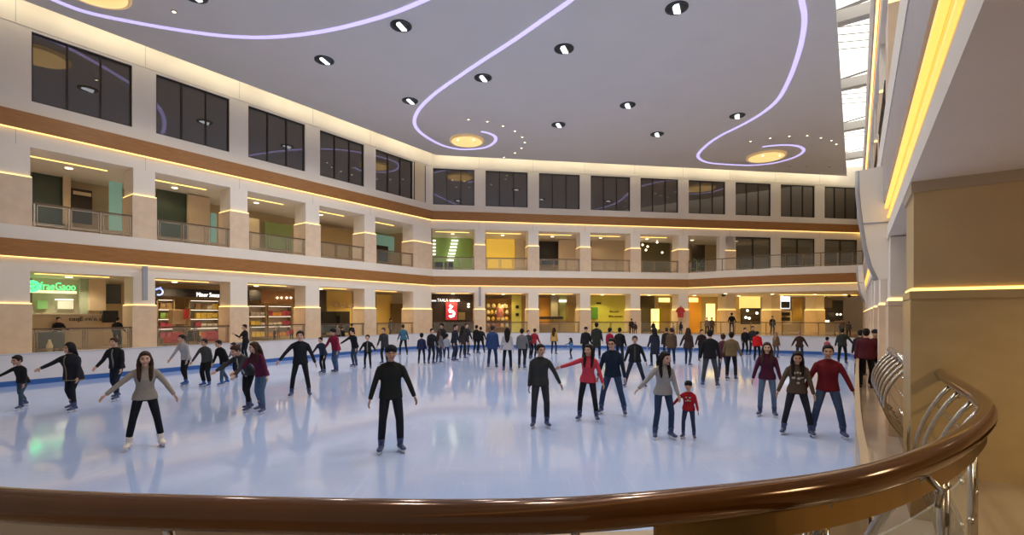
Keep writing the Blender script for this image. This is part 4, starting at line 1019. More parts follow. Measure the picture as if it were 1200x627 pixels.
def person(x, head, feet, sex='m', face=0, top=(.02, .02, .02), legs=(.02, .02, .025), hair='short', hc='black', L=(12, 0, 8), R=(12, 0, 8), stance=.2, stag=0, lean=4, turn=0, pitch=0,
           skates='blue', style='sweater', depth=None, z0=0.0, label='', cat='person', skin=0, side=0, sit=False, extra=None, sleeve=None, bend=.012, tilt=0, group=None, wide=1.0):
    if depth is None: depth = F*(EYE-z0)/(feet-YH)
    X = (x-600)/F*depth
    if z0 == 0 and feet is not None: ztop = EYE+(YH-head)/F*depth; H = ztop
    else: H = EYE+(YH-head)/F*depth-z0
    px_h = F*H/depth
    sk = skates != 'shoe'
    near = px_h > 84; midd = px_h > 50
    vx_b = .0075 if near else (.010 if midd else .0135)
    vx_c = .011 if near else (.014 if midd else .019)
    child = sex == 'c'
    fem = sex == 'f'
    # proportions: lengths in units of a 1.75 m figure; posture shortens the standing height a little
    post = 1+.5*(1-math.cos(RADF(abs(lean))))+ (.01 if stance > .35 else 0)
    s = H*post/(1.742 if sk else 1.712)
    hs = s*(1.26 if child else 1.09)
    zank = (.15 if sk else .095)*s
    l1, l2 = .415*s*(.93 if child else 1), .395*s*(.93 if child else 1)
    hx = .088*s*wide
    fl = Vector((stance/2*s+.03*s, -stag*s/2, zank)); fr = Vector((-stance/2*s-.03*s, stag*s/2, zank))
    hipz = zank+math.sqrt(max(.1, ((l1+l2)*(1-bend))**2-(max(abs(fl.x)-hx, 0)**2+(stag*s/2)**2)))
    pel = Vector((side*s, 0, hipz))
    ln = RADF(lean); tl = RADF(tilt)
    Z = Vector((math.sin(tl), -math.sin(ln), math.cos(ln)*math.cos(tl))).normalized(); Xa = Vector((1, 0, 0)); Xa = (Xa-Z*Xa.dot(Z)).normalized(); Y = Z.cross(Xa)
    spine = .475*s*(.92 if child else 1)
    shw = (.158 if fem else .178)*s*wide*(.92 if child else 1)
    sh_c = pel+Z*spine
    ua, fa = .285*s*(.9 if child else 1), .245*s*(.9 if child else 1)
    arms = {}
    for sd, sp in ((1, L), (-1, R)):
        abd, flex, el = sp[:3]
        d1 = adir(sd, abd, flex); ab2 = sp[3] if len(sp) > 3 else abd*.85
        d2 = adir(sd, ab2, flex+el)
        if abs(lean) > 10:  pass
        S = sh_c+Xa*(sd*(shw-.012*s))-Z*.042*s; E = S+d1*ua; Wp = E+d2*fa
        arms[sd] = (S, E, Wp, d2)
    legsk = {}
    for sd, f in ((1, fl), (-1, fr)):
        h_ = pel+Vector((sd*hx, 0, -.01*s)); k_ = ik(h_, f, l1, l2, Vector((sd*.15, -1, 0))); legsk[sd] = (h_, k_, f)
    # ---------------- head frame
    nb = sh_c+Z*.028*s
    hz_ = RADF(turn); pt_ = RADF(pitch)
    Hz = (Z*.45+Vector((0, 0, .55))).normalized()
    Hx = Vector((math.cos(hz_), math.sin(hz_), 0)); Hx = (Hx-Hz*Hx.dot(Hz)).normalized(); Hy = Hz.cross(Hx)
    if pitch:
        cy, sy = math.cos(pt_), math.sin(pt_); Hz, Hy = (Hz*cy-Hy*sy).normalized(), (Hy*cy+Hz*sy).normalized()
    M3 = Matrix((Hx, Hy, Hz)).transposed()
    hc_ = nb+Hz*(.148*hs)+Hy*(-.022*hs)
    # ---------------- body: one continuous surface
    b = MB()
    t_ = MB().ball((0, 0, 0), 1, 1, 1, 20 if near else 14, 14 if near else 10)
    hv = []
    for v in t_.v:
        x_, y_, z_ = v; w = 1.0
        if z_ < 0: w = 1-.26*abs(z_)**1.3
        yy = y_*.098
        if y_ < 0: yy = y_*(.094-.006*max(0, z_))
        hv.append(hc_+M3 @ (Vector((x_*.074*w, yy*(1-.12*max(0, -z_) if y_ > 0 else 1)-.004*max(0, -z_), z_*.113))*hs))
    b.add(hv, t_.f, True)
    blob(b, hc_, M3*hs, (0, -.098, -.018), (.0125, .018, .022)); blob(b, hc_, M3*hs, (0, -.106, -.030), (.016, .012, .010))
    blob(b, hc_, M3*hs, (0, -.088, .022), (.055, .012, .010)); blob(b, hc_, M3*hs, (0, -.090, -.062), (.024, .010, .010)); blob(b, hc_, M3*hs, (0, -.080, -.095), (.024, .018, .016))
    for sd in (1, -1):
        blob(b, hc_, M3*hs, (sd*.075, .005, -.008), (.010, .020, .032)); blob(b, hc_, M3*hs, (sd*.034, -.080, -.028), (.026, .018, .022))
    b.tube([nb-Z*.05*s, nb+Z*.02*s, hc_-Hz*.05*hs+Hy*.012*hs], [.056*s, .050*s, .048*s], 14)
    wst = .82 if fem else .95
    tor = [(-.08, .13, .09, 0), (0, .145, .10, 0), (.10, .135*wst, .09, 0), (.20, .125*wst, .085, -.005), (.32, .145, .095, -.008), (.41, .150, .085, 0), (.47, .11, .065, .003), (.505, .055, .05, .003)]
    kx = wide*(shw/s/wide)/.178
    ring_tube(b, pel, Xa, Y, Z, [(t*s*(spine/(.475*s)), a*s*wide*max(.9, kx), c*s*wide, yo*s) for t, a, c, yo in tor])
    for sd in (1, -1):
        S, E, Wp, d2 = arms[sd]
        b.tube([S-Z*.0, S+(E-S)*.5, E, E+(Wp-E)*.35, Wp], [.042*s, .040*s, .033*s, .034*s, .023*s], 10)
        # hand: palm, four fingers, thumb
        nrm = Vector((sd*-.75, -.25, 0)); nrm = nrm-d2*nrm.dot(d2)
        if nrm.length < .1: nrm = Vector((0, 0, -1))-d2*(-d2.z)
        nrm.normalize(); wd = d2.cross(nrm)*sd; wd.normalize()
        if wd.y > 0 and abs(wd.y) > .5: wd = -wd        # thumb side to the front
        hsz = s*1.0
        pc_ = Wp+d2*.045*hsz
        Mh = Matrix((wd, nrm, d2)).transposed()
        blob(b, pc_, Mh*hsz, (0, 0, 0), (.039, .017, .052), 10, 8)
        fn = 6 if near else 5
        for j, (off, ln_) in enumerate(((.028, .066), (.010, .076), (-.009, .070), (-.027, .054))):
            r0 = Wp+d2*.075*hsz+wd*off*hsz; q1 = r0+(d2*.9+nrm*.25).normalized()*ln_*.5*hsz; q2 = q1+(d2*.72+nrm*.7).normalized()*ln_*.5*hsz
            b.tube([r0, q1, q2], [.0098*hsz, .0092*hsz, .0078*hsz], fn)
        r0 = Wp+d2*.025*hsz+wd*.030*hsz; q1 = r0+(d2*.6+wd*.75+nrm*.2).normalized()*.036*hsz; q2 = q1+(d2*.9+wd*.25+nrm*.3).normalized()*.030*hsz
        b.tube([r0, q1, q2], [.013*hsz, .011*hsz, .009*hsz], fn)
        h_, k_, f_ = legsk[sd]
        b.tube([h_+Vector((0, 0, .02*s)), h_+(k_-h_)*.5, k_, k_+(f_-k_)*.35, f_-Vector((0, 0, .02*s))], [.070*s, .060*s, .043*s, .044*s, .030*s], 10)
    sk_m = skins[skin]
    me = remesh(b, vx_b, 2 if near else 1)
    me.materials.append(sk_m); me.materials.append(lip_m); me.materials.append(eye_m)
    if midd or near:
        Mi = (M3*hs).inverted(); idx = []
        for p in me.polygons:
            q = Mi @ (p.center-hc_); k = 0
            if q.y < -.05 and abs(q.z) < .13:
                ax = abs(q.x)
                if ((ax-.032)/.013)**2+((q.z-.004)/.0075)**2 < 1: k = 2
                elif ((ax-.033)/.020)**2+((q.z-.026)/.005)**2 < 1: k = 2
                elif (q.x/.024)**2+((q.z+.062)/.0085)**2 < 1: k = 1
            idx.append(k)
        me.polygons.foreach_set('material_index', idx)
    # ---------------- placing
    th = RADF(face)-math.atan2(X, depth)
    root = empty('person', (X, depth, z0), th, label, cat, group)
    def child_obj(name, me_, m_=None, par=root, lab=None):
        if m_ is not None: me_.materials.clear(); me_.materials.append(m_)
        o = D.objects.new(name, me_); C.objects.link(o); o.parent = par
        if lab: o['label'] = lab
        return o
    child_obj('body', me)
    # ---------------- trousers
    c = MB(); g = .012*s
    ring_tube(c, pel, Xa, Y, Z, [(-.09*s, .12*s*wide, .090*s*wide, 0), (-.03*s, (.152 if not fem else .158)*s*wide, .108*s*wide, .006*s), (.05*s, .148*s*wide, .104*s*wide, .004*s), (.12*s, .132*s*wide, .094*s*wide, 0)])
    fat = {'loose': 1.22, 'tight': .94}.get(extra if isinstance(extra, str) else '', 1.0)*(1.05 if sex == 'm' else .97)
    for sd in (1, -1):
        h_, k_, f_ = legsk[sd]; low = f_+Vector((0, 0, (.050 if sk else -.02)*s))
        c.tube([h_+Vector((0, 0, .03*s)), h_+(k_-h_)*.25, h_+(k_-h_)*.6, k_, k_+(low-k_)*.4, low], [.072*s*min(fat, 1.02)*wide, .080*s*fat*wide, .072*s*fat, .061*s*fat, .060*s*fat, .054*s*fat], 12)
    child_obj('trousers', remesh(c, vx_c, 3, 'trousers'), cloth(legs))
    # ---------------- top
    c = MB()
    coat = style in ('coat', 'jacket', 'longcoat')
    ff = (1.13 if coat else 1.04)*wide
    hem = {'sweater': -.075, 'jacket': -.07, 'coat': -.16, 'longcoat': -.36}[style]
    sp = spine/(.475*s)
    sw = .177+.035*max(0, stance-.15); prof = [(hem, sw, .126, .006), (hem+.02, sw+.003, .128, .006)] + ([(hem*.5, sw, .128, .006)] if coat else []) + [(.03, .174, .120, .004), (.12, .156*(wst+.13 if fem else 1.02), .107, 0), (.20, .153*(wst+.10 if fem else 1.02), .105, -.005), (.31, .165, (.125 if fem else .115), -.012 if fem else -.008), (.40, .166, .105, -.003), (.445, .140, .086, 0), (.480, .090, .070, 0), (.512, .066, .062, -.004), (.53, .060, .058, -.006)]
    ring_tube(c, pel, Xa, Y, Z, [(t*s*(sp if t > 0 else 1), a*s*ff*(max(.92, kx) if t > .1 else 1), d_*s*ff, yo*s) for t, a, d_, yo in prof], 22, True)
    for sd in (1, -1):
        S, E, Wp, d2 = arms[sd]; k = 1.12 if coat else 1.0
        c.tube([S-Xa*(sd*.035*s)-Z*.004*s, S+(E-S)*.06, S+(E-S)*.3, S+(E-S)*.65, E, E+(Wp-E)*.5, Wp-d2*.005*s], [.050*s*k, .054*s*k, .056*s*k, .050*s*k, .046*s*k, .042*s*k, .035*s*k], 12)
        c.tube([nb-Z*.035*s, nb-Z*.030*s+Xa*(sd*.07*s)-Z*.004*s, S+Z*.010*s-Xa*(sd*.02*s)], [.052*s, .050*s, .046*s], 10)
    tn_ = {'sweater': 'sweater', 'jacket': 'jacket', 'coat': 'coat', 'longcoat': 'coat'}[style]
    topo = child_obj(tn_, remesh(c, vx_c, 5, tn_), cloth(top))
    # ---------------- hair / hat
    c = MB()
    hm = {'black': hair_black, 'brown': hair_brown, 'fair': hair_fair}[hc]
    if hair in ('short', 'long', 'bun', 'cap', 'hood', 'curly'):
        if hair == 'cap': blob(c, hc_, M3*hs, (0, .006, .048), (.090, .108, .080))
        elif hair == 'curly': blob(c, hc_, M3*hs, (0, .022, .045), (.112, .118, .098))
        elif hair == 'hood': blob(c, hc_, M3*hs, (0, .030, .012), (.104, .112, .135))
        else:
            blob(c, hc_, M3*hs, (0, .022, .036), (.085, .100, .092)); blob(c, hc_, M3*hs, (0, -.044, .084), (.058, .038, .028)); blob(c, hc_, M3*hs, (0, .055, -.012), (.072, .055, .07))
            for sd in (1, -1): blob(c, hc_, M3*hs, (sd*.070, .000, .022), (.016, .045, .045))
        if hair in ('long', 'hood'):
            bk = nb+Y*.075*s
            ln2 = .30 if hair == 'long' else .10
            pts = [hc_+M3 @ (Vector((0, .075, .02))*hs), hc_+M3 @ (Vector((0, .095, -.09))*hs), bk+Y*.035*s-Z*.05*s, bk+Y*.05*s-Z*(ln2*.6)*s, bk+Y*.035*s-Z*ln2*s]
            c.tube(pts, [(.05*hs, .075*hs), (.05*hs, .095*hs), (.036*hs, .100*hs), (.03*hs, .085*hs), (.012*hs, .04*hs)], 14, up=tuple(Y))
            if hair == 'long':
                for sd in (1, -1):
                    pts = [hc_+M3 @ (Vector((sd*.060, -.02, .06))*hs), hc_+M3 @ (Vector((sd*.083, .0, -.02))*hs), hc_+M3 @ (Vector((sd*.088, .005, -.10))*hs), sh_c+Xa*(sd*.085*s)-Y*.065*s+Z*.005*s, sh_c+Xa*(sd*.085*s)-Y*.120*s-Z*.12*s, sh_c+Xa*(sd*.075*s)-Y*.122*s-Z*.20*s]
                    c.tube(pts, [.022*hs, .026*hs, .030*hs, .034*hs, .030*hs, .010*hs], 10)
        if hair == 'bun': blob(c, hc_, M3*hs, (0, .11, .05), (.045, .045, .045))
        nm = {'cap': 'hat', 'hood': 'hood'}.get(hair, 'hair')
        child_obj(nm, remesh(c, vx_c*.8, 2, nm), hm if hair not in ('cap',) else cloth((.012, .013, .02)))
    # ---------------- skates or shoes
    bm_ = {'blue': boot_blue, 'white': boot_white, 'shoe': boot_black, 'bright': boot_bright}[skates]
    for sd in (1, -1):
        h_, k_, f_ = legsk[sd]; c = MB()
        yaw = RADF(sd*(16 if abs(stag) < .3 else 6)); d_ = Vector((math.sin(yaw), -math.cos(yaw), 0)); sdv = Vector((d_.y, -d_.x, 0))
        zb = f_.z-(.095 if sk else .085)*s
        base = Vector((f_.x, f_.y, 0))
        if sk: c.tube([base+Vector((0, 0, f_.z-.05*s)), base+Vector((0, 0, f_.z))-d_*.004*s, f_+(k_-f_).normalized()*.095*s], [.049*s, .049*s, .062*s], 12)
        else: c.tube([base+Vector((0, 0, f_.z-.04*s)), base+Vector((0, 0, f_.z+.02*s))], [.045*s, .045*s], 10)
        zc_ = zb+.034*s
        pr = [(-.085, .026, .030, .004), (-.05, .036, .040, .012), (0, .038, .044, .014), (.06, .038, .036, .004), (.11, .043, .029, -.004), (.15, .040, .024, -.008), (.178, .022, .016, -.012)]
        c.tube([base+d_*(t*s)+Vector((0, 0, zc_+dz*s)) for t, a, b2, dz in pr], [(b2*s*1.12, a*s*1.12) for t, a, b2, dz in pr], 12)
        bo = child_obj('skate' if sk else 'shoe', remesh(c, vx_c*.8, 1, 'boot'), bm_)
        if sk:
            c = MB(); hh = .0022*s+.001
            def slab(t0, t1, za, zb_, w_):
                p0, p1_ = base+d_*t0*s, base+d_*t1*s
                c.hexa([(*(p0+sdv*w_).xy, za), (*(p1_+sdv*w_).xy, za), (*(p1_-sdv*w_).xy, za), (*(p0-sdv*w_).xy, za), (*(p0+sdv*w_).xy, zb_), (*(p1_+sdv*w_).xy, zb_), (*(p1_-sdv*w_).xy, zb_), (*(p0-sdv*w_).xy, zb_)])
            slab(-.095, .185, .0, .026*s, .0025)
            child_obj('blade', c.mesh('blade'), blade_m, bo)
            c = MB(); slab(-.075, -.02, .022*s, zb+.012*s, .014*s); slab(.06, .145, .022*s, zb+.012*s, .014*s); slab(-.08, .165, zb+.0*s, zb+.014*s, .026*s)
            child_obj('blade_holder', c.mesh('blade_holder'), holder_m, bo)
    # ---------------- extras
    ex = extra if isinstance(extra, dict) else {}
    if 'print' in ex:
        c = MB(); col = ex['print']
        def front(u, t, off=.004):       # point on the chest
            a_ = .160*s*ff*max(.92, kx); d_ = (.125 if fem else .118)*s*ff
            return pel+Z*t*s+Xa*(u*s)+Y*(-d_*math.sqrt(max(.05, 1-(u*s/a_)**2))-.010*s-off)
        for (u, t, r) in ex.get('spots', ((0, .30, .03),)):
            pts = [front(u+r*math.cos(q), t+r*.8*math.sin(q)) for q in [k*math.pi/4 for k in range(8)]]+[front(u, t, .007)]
            back = [p+Y*.012*s for p in pts[:8]]
            c.add(pts+back, [(k, (k+1) % 8, 8) for k in range(8)]+[(9+k, 9+(k+1) % 8, (k+1) % 8, k) for k in range(8)], True)
        child_obj('print', c.mesh('print'), cloth(col), topo)
    if 'front' in ex:       # visible shirt between the open halves of a jacket
        c = MB()
        prof2 = [(-.04, .060, .121, 0), (.08, .055, .113, 0), (.2, .05, .113, -.006), (.31, .045, .124, -.01), (.42, .035, .108, -.004), (.49, .02, .076, 0)]
        ring_tube(c, pel, Xa, Y, Z, [(t*s*(sp if t > 0 else 1), a*s*ff, d_*s*ff+.007, yo*s) for t, a, d_, yo in prof2], 16)
        child_obj('shirt', c.mesh('shirt'), cloth(ex['front']))
    if 'trim' in ex:
        c = MB(); d_ = .125*s*ff
        c.tube([pel+(Z if t >= 0 else Vector((0, 0, 1)))*t*s-Y*(dd*s*ff+.010) for t, dd in ((hem, .119), (0, .120), (.12, .112), (.2, .113), (.31, .130), (.42, .112), (.49, .076))], .012*s, 8)
        c.tube([pel+Vector((0, 0, (hem+.012)*s))+Xa*((sw+.002)*s*ff*math.cos(q))+Vector((0, 1, 0))*(.130*s*ff*math.sin(q)) for q in [k*math.pi/12 for k in range(25)]], .014*s, 8, cap=False)
        child_obj('jacket_trim', c.mesh('jacket_trim'), cloth(ex['trim']), topo)
    if 'glasses' in ex:
        c = MB()
        for sd in (1, -1): c.tube([hc_+M3 @ (Vector((sd*.033+.021*math.cos(q), -.106, .004+.016*math.sin(q)))*hs) for q in [k*math.pi/6 for k in range(13)]], .0028*s, 6, cap=False)
        c.tube([hc_+M3 @ (Vector((u, -.108, .006))*hs) for u in (-.012, .012)], .003*s, 6)
        for sd in (1, -1): c.tube([hc_+M3 @ (Vector((sd*.054, -.104, .006))*hs), hc_+M3 @ (Vector((sd*.078, .0, .006))*hs)], .003*s, 6)
        child_obj('glasses', c.mesh('glasses'), black)
    if 'pack' in ex:
        c = MB(); ring_tube(c, pel+Y*.150*s, Xa, Y, Z, [(.10*s, .10*s, .05*s, 0), (.14*s, .125*s, .075*s, 0), (.34*s, .120*s, .075*s, 0), (.43*s, .08*s, .05*s, -.01*s)], 14)
        o = child_obj('backpack', c.mesh('backpack'), cloth(ex['pack']))
    people_n[0] += 1
    return root
BLK, CHAR, NAVY, JEAN, DJEAN, GREY_, LGREY, MAROON, REDC = (.012, .012, .014), (.035, .036, .036), (.014, .022, .05), (.075, .12, .20), (.022, .035, .07), (.09, .09, .10), (.34, .33, .33), (.075, .010, .022), (.26, .012, .02)
def people():
    p = person
    # --- foreground and middle skaters
    p(170, 412, 525, 'f', 0, (.34, .29, .24), (.010, .011, .016), 'long', 'brown', L=(34, 6, 6), R=(47, 10, 4, 47), stance=.40, lean=8, skates='white', label='woman in beige sweater and white skates gliding with arms spread wide', skin=0)
    p(458, 404, 530, 'm', 4, (.020, .022, .020), (.016, .018, .026), 'cap', 'black', L=(24, 4, 8), R=(19, 4, 8), stance=.24, lean=3, label='man in dark sweater, jeans and flat black hat skating alone in the middle', skin=1, extra={})
    p(633, 403, 501, 'm', 5, (.040, .042, .042), (.035, .037, .045), 'short', 'black', L=(30, 2, 4), R=(8, 0, 5), stance=.22, lean=2, turn=18, label='man in charcoal sweater with his sleeve held by the woman in coral', skin=1)
    p(689, 403, 493, 'f', -5, (.62, .055, .085), (.016, .017, .024), 'long', 'black', L=(20, 4, 8), R=(68, 8, 0, 72), stance=.32, lean=6, turn=-20, tilt=3, label='woman in coral red sweater reaching out to the man in charcoal', skin=0)
    p(718, 396, 486, 'm', -10, (.014, .026, .05), (.035, .062, .115), 'short', 'black', L=(14, 0, 10), R=(18, -5, 5), stance=.46, lean=8, turn=-5, label='young man in navy sweater, jeans and glasses behind the coral sweater', skin=0, extra={'glasses': 1})
    p(777, 411, 514, 'f', 18, (.36, .34, .33), (.03, .055, .11), 'long', 'black', L=(12, 10, 10), R=(42, 6, 0, 45), stance=.26, lean=4, turn=25, pitch=8, label='woman in light grey sweater with very long black hair beside the small child', skin=0)
    p(807, 444, 514, 'c', -8, (.40, .016, .025), (.03, .045, .085), 'cap', 'black', L=(16, 10, 10), R=(42, 8, 10), stance=.24, lean=3, label='small child in red sweater with pale print and dark woolly hat', skin=0, extra={'print': (.5, .42, .35), 'spots': ((-.05, .33, .03), (.05, .33, .03), (0, .25, .035), (.06, .24, .02), (-.06, .23, .02))})
    p(899, 401, 488, 'f', 0, (.075, .012, .032), (.10, .15, .23), 'long', 'brown', L=(16, 4, 8), R=(18, 4, 4), stance=.24, lean=3, label='woman in plum sweater and light jeans left of the brown printed sweater', skin=0)
    p(934, 411, 510, 'f', 4, (.105, .07, .045), (.020, .022, .030), 'long', 'black', L=(16, 6, 4), R=(24, 8, 6), stance=.42, lean=6, pitch=10, label='woman in brown sweater with pale flower print, black jeans', skin=1, extra={'print': (.5, .42, .34), 'spots': ((-.06, .36, .028), (0, .37, .028), (.06, .36, .024), (-.07, .26, .034), (.02, .25, .034), (.08, .27, .025), (.01, .16, .03))})
    p(970, 404, 512, 'm', 4, (.16, .012, .018), (.055, .085, .15), 'short', 'black', L=(26, 4, 6), R=(24, 0, 4), stance=.42, lean=5, label='man in dark red pullover and blue jeans next to the right barrier', skin=1)
    p(744, 393, 454, 'm', 0, (.016, .017, .019), (.022, .027, .045), 'short', 'brown', L=(22, 0, 8), R=(20, 4, 8), stance=.56, lean=4, style='jacket', label='man in open black jacket over grey shirt striding wide behind navy sweater', skin=1, extra={'front': (.07, .07, .065)})
    p(352, 388, 465, 'm', -4, (.016, .018, .022), (.012, .013, .017), 'short', 'black', L=(24, 6, 4), R=(40, 14, 8), stance=.36, lean=8, label='man in tight black long sleeve and black trousers, arms held out', skin=0, extra='tight')
    p(307, 400, 483, 'f', -42, (.10, .014, .045), (.075, .13, .22), 'long', 'brown', L=(28, 8, 6), R=(16, 40, 20), stance=.26, stag=.28, lean=16, turn=-25, tilt=-6, label='woman in plum purple sweater and jeans leaning over her friend', skin=0)
    p(292, 404, 481, 'f', -50, (.05, .05, .052), (.012, .012, .015), 'bun', 'brown', L=(14, 40, 10), R=(14, 55, 5), stance=.18, stag=.24, lean=34, pitch=12, label='bent girl in grey jacket and black leggings behind the plum sweater', skin=0, style='jacket', extra={'front': (.4, .38, .35)})
    p(27, 412, 478, 'c', -48, (.016, .016, .018), (.05, .08, .12), 'short', 'black', L=(10, 4, 14), R=(28, 52, 6), stance=.42, stag=.55, lean=14, pitch=5, label='boy in black sweater and jeans reaching forward at the far left', skin=1)
    p(86, 401, 481, 'f', -50, (.018, .019, .024), (.014, .016, .024), 'hood', 'black', L=(10, 0, 14), R=(18, 58, 6), stance=.34, stag=.30, lean=9, style='coat', wide=1.22, label='stout figure in black hooded coat with pale trim, second from the left', skin=1, extra={'trim': (.22, .18, .11)})
    p(137, 394, 468, 'm', -38, (.014, .015, .018), (.018, .024, .040), 'short', 'brown', L=(10, 4, 20), R=(16, 22, 20), stance=.26, stag=.44, lean=8, style='jacket', label='man in black zip jacket skating behind the beige sweater', skin=0, extra={'front': (.18, .19, .18)})
    p(218, 392, 452, 'f', -50, (.42, .40, .40), (.014, .014, .018), 'short', 'black', L=(10, -5, 25), R=(16, 24, 6), stance=.2, stag=.22, lean=14, skates='bright', label='girl in white and grey top with bright blue skates before the red armchair', skin=0)
    p(242, 397, 453, 'm', -40, (.060, .062, .058), (.012, .012, .014), 'short', 'black', L=(8, -10, 10), R=(26, 18, 4), stance=.26, stag=.12, lean=9, skates='bright', label='youth in dark grey top and baggy black trousers, bright blue skates', skin=1, extra='loose')
    p(263, 398, 451, 'm', -55, (.014, .014, .015), (.06, .085, .13), 'short', 'black', L=(12, -20, 10), R=(10, 8, 10), stance=.22, stag=.42, lean=22, skates='bright', style='coat', label='skater in black coat and grey blue jeans leaning to the left', skin=0)
    p(277, 400, 444, 'c', -50, (.22, .22, .24), (.014, .014, .018), 'short', 'black', L=(12, 10, 60), R=(12, 20, 60), stance=.2, stag=.2, lean=14, label='child in grey and white striped top crouching behind the bent girl', skin=0, extra={'print': (.55, .53, .52), 'spots': ((0, .36, .03), (-.06, .33, .025), (.05, .22, .03))})
    p(832, 386, 454, 'm', 178, (.013, .013, .015), (.060, .060, .064), 'short', 'black', L=(12, 0, 10), R=(14, 0, 14), stance=.34, lean=4, label='man seen from behind in black sweater and grey trousers', skin=0)
    p(857, 389, 446, 'm', 176, (.17, .115, .055), (.014, .013, .015), 'short', 'black', L=(14, 0, 8), R=(18, 0, 6), stance=.22, lean=3, style='jacket', label='skater from behind in tan jacket and black trousers', skin=0)
    p(847, 391, 445, 'f', 170, (.075, .022, .028), (.06, .07, .095), 'short', 'brown', L=(10, 5, 10), R=(10, 5, 10), stance=.26, stag=.2, lean=6, label='skater in maroon top partly hidden by the tan jacket', skin=0)
    p(806, 384, 429, 'f', 160, (.055, .030, .028), (.03, .05, .09), 'long', 'brown', L=(28, 4, 4), R=(10, 0, 10), stance=.18, stag=.2, lean=3, style='coat', label='woman in brown coat and jeans with her arm held out, behind the crowd', skin=0)
    # --- back row, left to right
    p(379, 395, 438, 'm', -40, (.028, .036, .062), (.014, .014, .018), 'short', 'black', L=(12, 10, 10), R=(26, 20, 10), stance=.24, stag=.18, lean=18, style='jacket', label='skater in slate blue jacket bending beside the crimson jacket', skin=0)
    p(394, 385, 437, 'm', -45, (.26, .016, .05), (.07, .12, .22), 'curly', 'black', L=(10, 4, 10), R=(12, 24, 12), stance=.18, stag=.16, lean=16, style='jacket', label='skater in crimson jacket and jeans with bushy black hair', skin=1)
    p(416, 386, 430, 'm', -50, (.014, .015, .018), (.04, .06, .10), 'short', 'black', L=(10, 0, 12), R=(28, 50, 4), stance=.14, lean=14, style='jacket', label='skater in black jacket and jeans reaching left toward the crimson jacket', skin=0)
    p(431, 391, 433, 'c', -10, (.014, .015, .018), (.013, .013, .016), 'short', 'black', L=(34, 4, 4), R=(32, 8, 4), stance=.2, lean=4, style='jacket', label='boy in black jacket with arms slightly spread left of the black hat man', skin=0, extra={'front': (.25, .22, .2)})
    p(451, 384, 427, 'm', -30, (.055, .058, .060), (.02, .022, .028), 'short', 'brown', L=(8, 4, 6), R=(10, 12, 12), stance=.2, lean=12, style='coat', label='skater in long grey coat just behind the man with the flat hat', skin=0)
    p(473, 380, 417, 'f', 200, (.045, .13, .19), (.014, .014, .018), 'bun', 'brown', L=(12, 10, 20), R=(24, 10, 10), stance=.26, stag=.26, lean=10, style='jacket', label='skater in teal jacket far back near the corner', skin=0)
    p(494, 389, 427, 'c', 175, (.020, .026, .075), (.014, .014, .018), 'short', 'black', L=(10, 0, 8), R=(10, 0, 8), stance=.24, lean=3, style='jacket', label='child in dark blue jacket at the left edge of the back group', skin=0)
    p(505, 385, 427, 'm', 30, (.016, .016, .018), (.018, .02, .028), 'short', 'black', L=(14, 10, 20), R=(14, 6, 20), stance=.2, lean=8, style='jacket', label='skater in black jacket next to the dark blue child', skin=0)
    p(514, 387, 426, 'f', 150, (.16, .16, .17), (.03, .045, .08), 'long', 'brown', L=(10, 5, 10), R=(10, 5, 10), stance=.18, lean=5, style='jacket', label='skater in mid grey jacket and jeans below the red poster', skin=0)
    p(518, 379, 419, 'm', -20, (.02, .02, .022), (.02, .02, .025), 'curly', 'black', L=(10, 5, 10), R=(10, 5, 10), stance=.18, lean=4, label='tall skater with wide bushy hair behind the grey jacket', skin=1)
    p(523, 390, 421, 'c', 160, (.34, .36, .40), (.03, .04, .07), 'short', 'black', L=(20, 10, 10), R=(14, 5, 10), stance=.3, stag=.2, lean=8, label='child in pale blue top right of the grey jacket', skin=0)
    p(532, 380, 424, 'm', 60, (.018, .022, .036), (.025, .035, .06), 'short', 'black', L=(10, 8, 10), R=(10, 5, 10), stance=.18, lean=6, style='jacket', label='skater in navy jacket turned right, in the back group', skin=0)
    p(542, 382, 421, 'f', 150, (.040, .030, .030), (.02, .022, .03), 'hood', 'black', L=(12, 5, 10), R=(12, 5, 10), stance=.24, lean=4, style='coat', label='hooded skater in dark brown coat at the right of the back group', skin=0)
    p(546, 379, 417, 'm', 30, (.022, .022, .024), (.025, .028, .035), 'short', 'brown', L=(14, 10, 10), R=(14, 5, 10), stance=.2, lean=4, style='jacket', label='skater in black top half hidden behind the hooded coat', skin=0)
    p(558, 381, 415, 'm', 150, (.013, .013, .014), (.012, .012, .014), 'short', 'black', L=(12, 5, 8), R=(36, 10, 4), stance=.24, lean=4, style='jacket', label='skater all in black stretching an arm to the left, far back', skin=0)
    p(563.5, 383, 415, 'm', 190, (.013, .013, .014), (.014, .014, .017), 'short', 'black', L=(10, 5, 8), R=(24, 10, 4), stance=.36, stag=.2, lean=6, style='jacket', label='skater all in black with a trailing leg, right of its twin far back', skin=0)
    p(577, 381, 432, 'm', 176, (.030, .060, .16), (.025, .040, .085), 'short', 'brown', L=(9, 0, 8), R=(9, 0, 8), stance=.26, lean=3, style='coat', label='skater in royal blue coat seen from behind', skin=0)
    p(594.5, 384, 436, 'f', 178, (.50, .47, .47), (.012, .013, .018), 'long', 'black', L=(14, 0, 10), R=(10, 0, 8), stance=.22, lean=3, label='woman in white top and black trousers seen from behind, long black hair', skin=0)
    p(611.5, 385, 433, 'm', 172, (.17, .17, .18), (.022, .023, .028), 'short', 'black', L=(10, 5, 10), R=(14, 8, 14), stance=.16, lean=4, label='skater in ash grey sweater and black trousers seen from behind', skin=0)
    p(625, 385, 421, 'm', 150, (.30, .016, .03), (.014, .014, .018), 'short', 'black', L=(12, 5, 8), R=(12, 12, 20), stance=.3, stag=.26, lean=16, style='jacket', label='skater in red jacket bending right of the ash grey sweater', skin=0)
